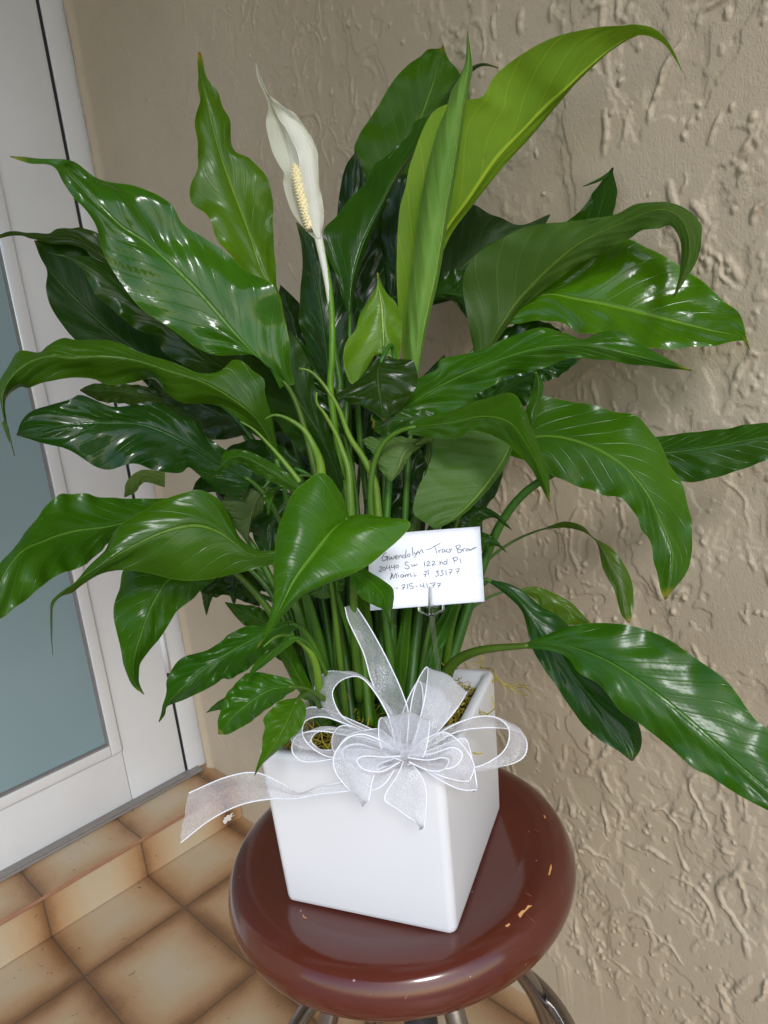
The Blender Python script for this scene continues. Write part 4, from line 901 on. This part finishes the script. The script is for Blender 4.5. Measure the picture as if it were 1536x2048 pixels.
ribbon('bow_loop', [(795, 1512, .588), (730, 1512), (667, 1518), (630, 1523), (604, 1522), (586, 1507, .60), (585, 1486), (598, 1469), (640, 1462), (710, 1475), (790, 1500, .60)],
       [(795, 1508, .60), (735, 1500), (680, 1500), (645, 1500), (630, 1492), (622, 1480, .615), (632, 1466), (660, 1458), (700, 1462), (750, 1478), (795, 1498, .605)], sd=3)
ribbon('bow_loop', [(795, 1505, .58), (742, 1473, .585), (708, 1455), (682, 1452), (667, 1468, .59), (664, 1489), (672, 1507), (710, 1520), (795, 1515, .58)],
       [(795, 1505, .575), (745, 1480, .575), (713, 1472), (693, 1475), (680, 1491, .575), (684, 1505), (700, 1515), (740, 1518), (795, 1515, .575)], sd=4)
ribbon('bow_loop', [(800, 1505, .575), (760, 1480), (722, 1468), (690, 1480), (668, 1512, .565), (672, 1545), (700, 1580), (736, 1603, .565)],
       [(800, 1515, .572), (785, 1530), (765, 1535), (752, 1545), (745, 1560, .56), (742, 1575), (740, 1590), (737, 1601, .56)], sd=5, sag=.004)
ribbon('bow_loop', [(805, 1505, .60), (785, 1470, .605), (768, 1438, .595), (759, 1440, .585), (757, 1460), (760, 1489, .57), (773, 1509), (805, 1522, .565)],
       [(820, 1505, .60), (838, 1475, .605), (852, 1445, .595), (858, 1442, .585), (858, 1462), (852, 1499, .57), (841, 1520), (815, 1530, .565)], sd=6, sag=.005)
ribbon('bow_loop', [(812, 1505, .60), (819, 1433, .605), (826, 1390), (838, 1356), (855, 1334, .625), (852, 1380, .60), (842, 1430), (825, 1500, .585)],
       [(820, 1510, .60), (870, 1470, .61), (905, 1425), (925, 1400), (934, 1382, .635), (915, 1415, .61), (880, 1458), (835, 1508, .59)], sd=7, sag=.004)
ribbon('bow_loop', [(822, 1508, .59), (860, 1480), (903, 1452), (951, 1434), (989, 1434), (1013, 1450, .61), (1019, 1470), (1012, 1495), (994, 1514), (956, 1533), (900, 1540), (825, 1518, .58)],
       [(822, 1510, .60), (860, 1492), (910, 1465), (960, 1456), (1013, 1457, .635), (1042, 1466), (1054, 1487), (1047, 1514), (1018, 1529), (975, 1534), (905, 1532), (825, 1520, .59)], sd=8, sag=.003)
ribbon('bow_loop', [(822, 1512, .58), (860, 1500), (900, 1484), (930, 1477, .59), (940, 1500), (950, 1545), (954, 1577, .575)],
       [(822, 1520, .57), (850, 1540), (880, 1560), (910, 1575, .57), (930, 1580), (945, 1580), (954, 1579, .57)], sd=9, sag=.003)
ribbon('bow_tail', [(808, 1520, .57), (795, 1550), (769, 1596, .565), (795, 1618), (846, 1655, .562)], [(816, 1520, .57), (838, 1545), (850, 1570, .562), (853, 1605), (848, 1656, .56)], sd=10, sag=.002)
ribbon('bow_tail', [(800, 1515, .575), (760, 1545, .57), (680, 1565), (640, 1572, .59), (600, 1588), (560, 1565), (510, 1545, .615), (450, 1555), (378, 1586, .63)],
       [(800, 1520, .57), (760, 1575, .565), (690, 1583), (640, 1588, .585), (590, 1597), (540, 1598), (480, 1610, .60), (420, 1640), (362, 1685, .61)], sd=11, sag=.002)
ribbon('bow_tail', [(806, 1505, .60), (790, 1450), (765, 1410, .61), (742, 1358), (727, 1306), (698, 1244), (690, 1214, .62)],
       [(812, 1505, .595), (817, 1432), (807, 1392, .605), (786, 1343), (760, 1291), (734, 1246), (708, 1207, .625)], sd=12, sag=.002)
ribbon('bow_loop', [(800, 1510, .57), (760, 1500), (715, 1488), (685, 1500), (698, 1530), (750, 1540), (800, 1522, .563)], [(800, 1512, .557), (765, 1514), (730, 1512), (714, 1520), (727, 1538), (762, 1543), (800, 1524, .555)], sd=14)
ribbon('bow_loop', [(815, 1512, .57), (860, 1508), (905, 1495), (925, 1510), (905, 1535), (860, 1535), (818, 1522, .563)], [(815, 1515, .557), (855, 1520), (885, 1515), (898, 1522), (885, 1540), (855, 1540), (818, 1524, .555)], sd=15)
ribbon('bow_loop', [(800, 1500, .58), (765, 1462, .59), (735, 1460), (700, 1470, .585), (678, 1500), (690, 1545), (715, 1570, .575)], [(805, 1512, .568), (780, 1520), (765, 1525), (750, 1535, .567), (735, 1550), (725, 1562), (717, 1571, .57)], sd=16, sag=.006)
ribbon('bow_loop', [(818, 1505, .58), (850, 1478, .585), (890, 1465), (925, 1490, .58), (948, 1530), (940, 1560, .575)], [(818, 1518, .568), (840, 1530), (865, 1545), (895, 1556, .567), (920, 1562), (938, 1562, .57)], sd=17, sag=.006)
ribbon('bow_loop', [(805, 1500, .60), (800, 1450, .61), (815, 1400), (838, 1362, .62), (846, 1400, .605), (836, 1450), (820, 1500, .59)], [(815, 1505, .60), (850, 1465, .605), (880, 1430), (900, 1405, .62), (890, 1440, .605), (860, 1475), (828, 1505, .59)], sd=18, sag=.004)
def knot():
    bm = bmesh.new(); bmesh.ops.create_uvsphere(bm, u_segments=32, v_segments=20, radius=1)
    for v in bm.verts:
        a = math.atan2(v.co.y, v.co.x); r = 1+.10*math.sin(a*7+v.co.z*3)
        c = v.co*r; w_ = KNOT+RT*c.x*.009+RM[:, 1]*c.z*.008+FWD*(c.y*.007+.004); v.co = Vector(w_)
    mb = MB(); mb.bm(bm); mb.build('knot', M['organza'], bow)
knot()

# ------------------------------------------------------------------ card and its clear holder
M['card'] = simple('white_card', (.80, .84, .93), .6, 0, 90, .05)
M['ink'] = simple('black_ink', (.03, .03, .05), .5)
TL, TR, BR, BL = (735, 1071), (960, 1053), (969, 1203), (741, 1215)
DT, DB = .632, .622
c3 = [P(*TL, DT), P(*TR, DT), P(*BR, DB), P(*BL, DB)]
# make the four corners one plane
c3[3] = c3[0]+(c3[2]-c3[1]); nrm = _n(np.cross(c3[1]-c3[0], c3[3]-c3[0])); nrm = nrm if nrm.dot(FWD) < 0 else -nrm
card = empty('note_card', tuple((c3[2]+c3[3])/2), 'small white card with four handwritten lines in front of the green stalks', 'card')
V = []
G = 12
for s_ in (0, 1):
    for i in range(G+1):
        for j in range(G+1):
            p = c3[0]+(c3[1]-c3[0])*j/G+(c3[3]-c3[0])*i/G-nrm*(.0004*s_)+nrm*.0015*math.sin(math.pi*j/G)
            V.append(p)
n1 = (G+1)**2; F = []
for i in range(G):
    for j in range(G):
        a = i*(G+1)+j; F.append((a, a+1, a+G+2, a+G+1)); F.append((n1+a, n1+a+G+1, n1+a+G+2, n1+a+1))
bd = [j for j in range(G)]+[i*(G+1)+G for i in range(G)]+[G*(G+1)+j for j in range(G, 0, -1)]+[i*(G+1) for i in range(G, 0, -1)]
F += [(bd[k], bd[(k+1) % len(bd)], n1+bd[(k+1) % len(bd)], n1+bd[k]) for k in range(len(bd))]
mesh('card_sheet', V, F, M['card'], card)
def oncard(x, y):
    r = ray(x, y); t_ = (c3[0]-CAMP).dot(nrm)/r.dot(nrm); p = CAMP+r*t_
    s = (p-c3[0]).dot(_n(c3[1]-c3[0]))/np.linalg.norm(c3[1]-c3[0])
    return p+nrm*(.0015*math.sin(math.pi*min(max(s, 0), 1))+.00025)
mb = MB()
def pen(strokes, w=.00028):
    for st in strokes:
        pts = [(700+a/5.12, 1030+b/5.12) for a, b in st]
        q = spline(pts, max(6, len(pts)*5)) if len(pts) > 2 else np.array(pts, float)
        p3 = [oncard(a, b) for a, b in q]; V = []
        for i, p in enumerate(p3):
            t_ = _n(p3[min(i+1, len(p3)-1)]-p3[max(i-1, 0)]+1e-12); s_ = np.cross(t_, nrm); V += [p+s_*w, p-s_*w]
        mb.add(V, [(2*i, 2*i+1, 2*i+3, 2*i+2) for i in range(len(p3)-1)])
HW = [
 # line 1
 [(375, 385), (350, 400), (330, 440), (335, 470), (360, 465), (378, 440), (380, 425)], [(350, 432), (385, 425), (382, 470)],
 [(400, 425), (402, 455), (415, 452), (425, 430), (430, 452), (448, 445), (455, 420)],
 [(465, 440), (485, 428), (478, 415), (465, 425), (468, 450), (490, 448)],
 [(498, 420), (502, 448), (502, 430), (520, 412), (530, 440)],
 [(562, 415), (545, 412), (538, 432), (552, 442), (568, 425), (575, 355), (570, 425), (582, 438)],
 [(600, 400), (588, 412), (596, 430), (612, 420), (612, 402), (600, 400)],
 [(636, 330), (640, 375), (645, 418)], [(655, 382), (668, 402), (690, 380)], [(698, 365), (682, 400), (655, 440)],
 [(700, 378), (712, 400), (715, 380), (735, 355), (745, 385), (755, 382)],
 [(782, 358), (830, 345), (870, 318), (925, 292)], [(868, 325), (880, 365), (890, 398)],
 [(905, 362), (912, 390), (912, 370), (935, 355)], [(970, 355), (950, 352), (942, 375), (955, 385), (970, 365), (975, 385)],
 [(1000, 348), (985, 360), (990, 380), (1010, 378)], [(1012, 345), (1025, 362), (1042, 340)], [(1040, 342), (1028, 370), (1012, 390)],
 [(1085, 318), (1108, 392)], [(1075, 325), (1110, 308), (1130, 322), (1100, 350), (1140, 358), (1135, 380), (1108, 392)],
 [(1150, 350), (1158, 375), (1160, 352), (1180, 342)], [(1195, 345), (1185, 362), (1200, 370), (1212, 352), (1198, 342)],
 [(1218, 345), (1225, 365), (1238, 350), (1245, 362), (1255, 340)], [(1260, 335), (1265, 352), (1275, 332), (1285, 340), (1295, 325)],
 # line 2
 [(302, 540), (315, 528), (328, 540), (300, 580), (330, 575)], [(345, 535), (335, 555), (350, 570), (365, 550), (345, 535)],
 [(378, 520), (372, 545), (405, 540)], [(402, 515), (412, 572)], [(428, 515), (422, 540), (455, 532)], [(452, 508), (458, 560)],
 [(482, 512), (468, 530), (482, 545), (497, 525), (482, 512)],
 [(600, 490), (575, 482), (565, 505), (600, 525), (602, 548), (575, 552), (560, 540)], [(630, 505), (635, 525), (650, 522), (658, 505), (662, 522), (680, 515), (688, 498)],
 [(760, 478), (765, 530)], [(785, 490), (800, 475), (815, 490), (785, 522), (825, 518)], [(838, 485), (852, 472), (866, 488), (838, 515), (878, 510)],
 [(918, 475), (922, 512), (925, 490), (940, 480), (950, 510)], [(985, 478), (965, 478), (960, 500), (978, 508), (990, 490), (992, 445), (992, 505)],
 [(1058, 440), (1068, 495)], [(1045, 448), (1080, 432), (1100, 445), (1090, 465), (1065, 468)], [(1122, 445), (1138, 498)],
 # line 3
 [(418, 592), (430, 620), (412, 665), (432, 600), (445, 650), (470, 598), (478, 650)], [(492, 612), (500, 640)], [(488, 592), (491, 596)],
 [(540, 612), (522, 615), (520, 635), (538, 638), (548, 615), (552, 638)], [(562, 612), (568, 635), (575, 612), (588, 608), (592, 632), (600, 610), (618, 605), (625, 630), (640, 622)], [(655, 605), (660, 630), (680, 615)], [(648, 590), (652, 594)],
 [(755, 585), (790, 575)], [(782, 585), (772, 620), (765, 640)], [(752, 612), (780, 608)], [(800, 560), (800, 600), (808, 618)],
 [(880, 580), (905, 572), (890, 592), (908, 610), (885, 630), (872, 622)], [(928, 575), (952, 568), (938, 588), (955, 608), (930, 625), (920, 615)], [(980, 565), (985, 622)],
 [(1005, 565), (1045, 558), (1030, 590), (1020, 612)], [(1012, 590), (1045, 582)], [(1075, 560), (1118, 550), (1105, 580), (1098, 605)], [(1082, 582), (1118, 575)],
 # line 4
 [(450, 750), (458, 748)], [(472, 752), (492, 748)], [(525, 722), (560, 715), (548, 745), (540, 770)], [(532, 748), (562, 742)], [(588, 708), (592, 760)], [(645, 700), (612, 708), (610, 728), (640, 730), (645, 750), (612, 758)],
 [(670, 732), (692, 728)], [(722, 705), (720, 730), (758, 725)], [(752, 698), (758, 752)], [(785, 700), (792, 750)], [(815, 705), (872, 695), (858, 720), (850, 745)], [(838, 722), (872, 715)], [(890, 705), (925, 698), (912, 725), (905, 750)], [(895, 725), (925, 720)], [(952, 735), (955, 739)],
]
pen(HW); mb.build('handwriting', M['ink'], card, smooth=False)
def m_acrylic():
    m = Mat('clear_acrylic'); m.set(color=(.93, .96, .96), rough=.04, trans=1.0, ior=1.47, spec=.6); return m.m
M['acrylic'] = m_acrylic()
pick = empty('card_holder', tuple(P(877, 1400, .66)), 'clear plastic fork pick holding the note card above the moss', 'card holder')
def rod(name, pts, r, n=4, flat=1.0):
    mb = MB(); mb.tube([P(*p) for p in pts], r, n, flat=flat); return mb.build(name, M['acrylic'], pick, smooth=False)
rod('stem', [(880, 1440, .650), (877, 1340, .640), (868, 1270, .632), (863, 1230, .627)], .0032)
rod('prong', [(862, 1229, .620), (862, 1200, .617), (861, 1172, .618)], [.0020, .0022, .0012])
rod('prong', [(839, 1222, .627), (839, 1196, .628), (840, 1180, .6345)], .0012); rod('prong', [(887, 1219, .627), (887, 1196, .628), (886, 1178, .6345)], .0012)
rod('crossbar', [(838, 1207, .623), (838, 1222, .623), (862, 1232, .623), (888, 1220, .623), (888, 1205, .623)], .0011)
rod('crossbar', [(850, 1214, .622), (878, 1213, .622)], .0010)
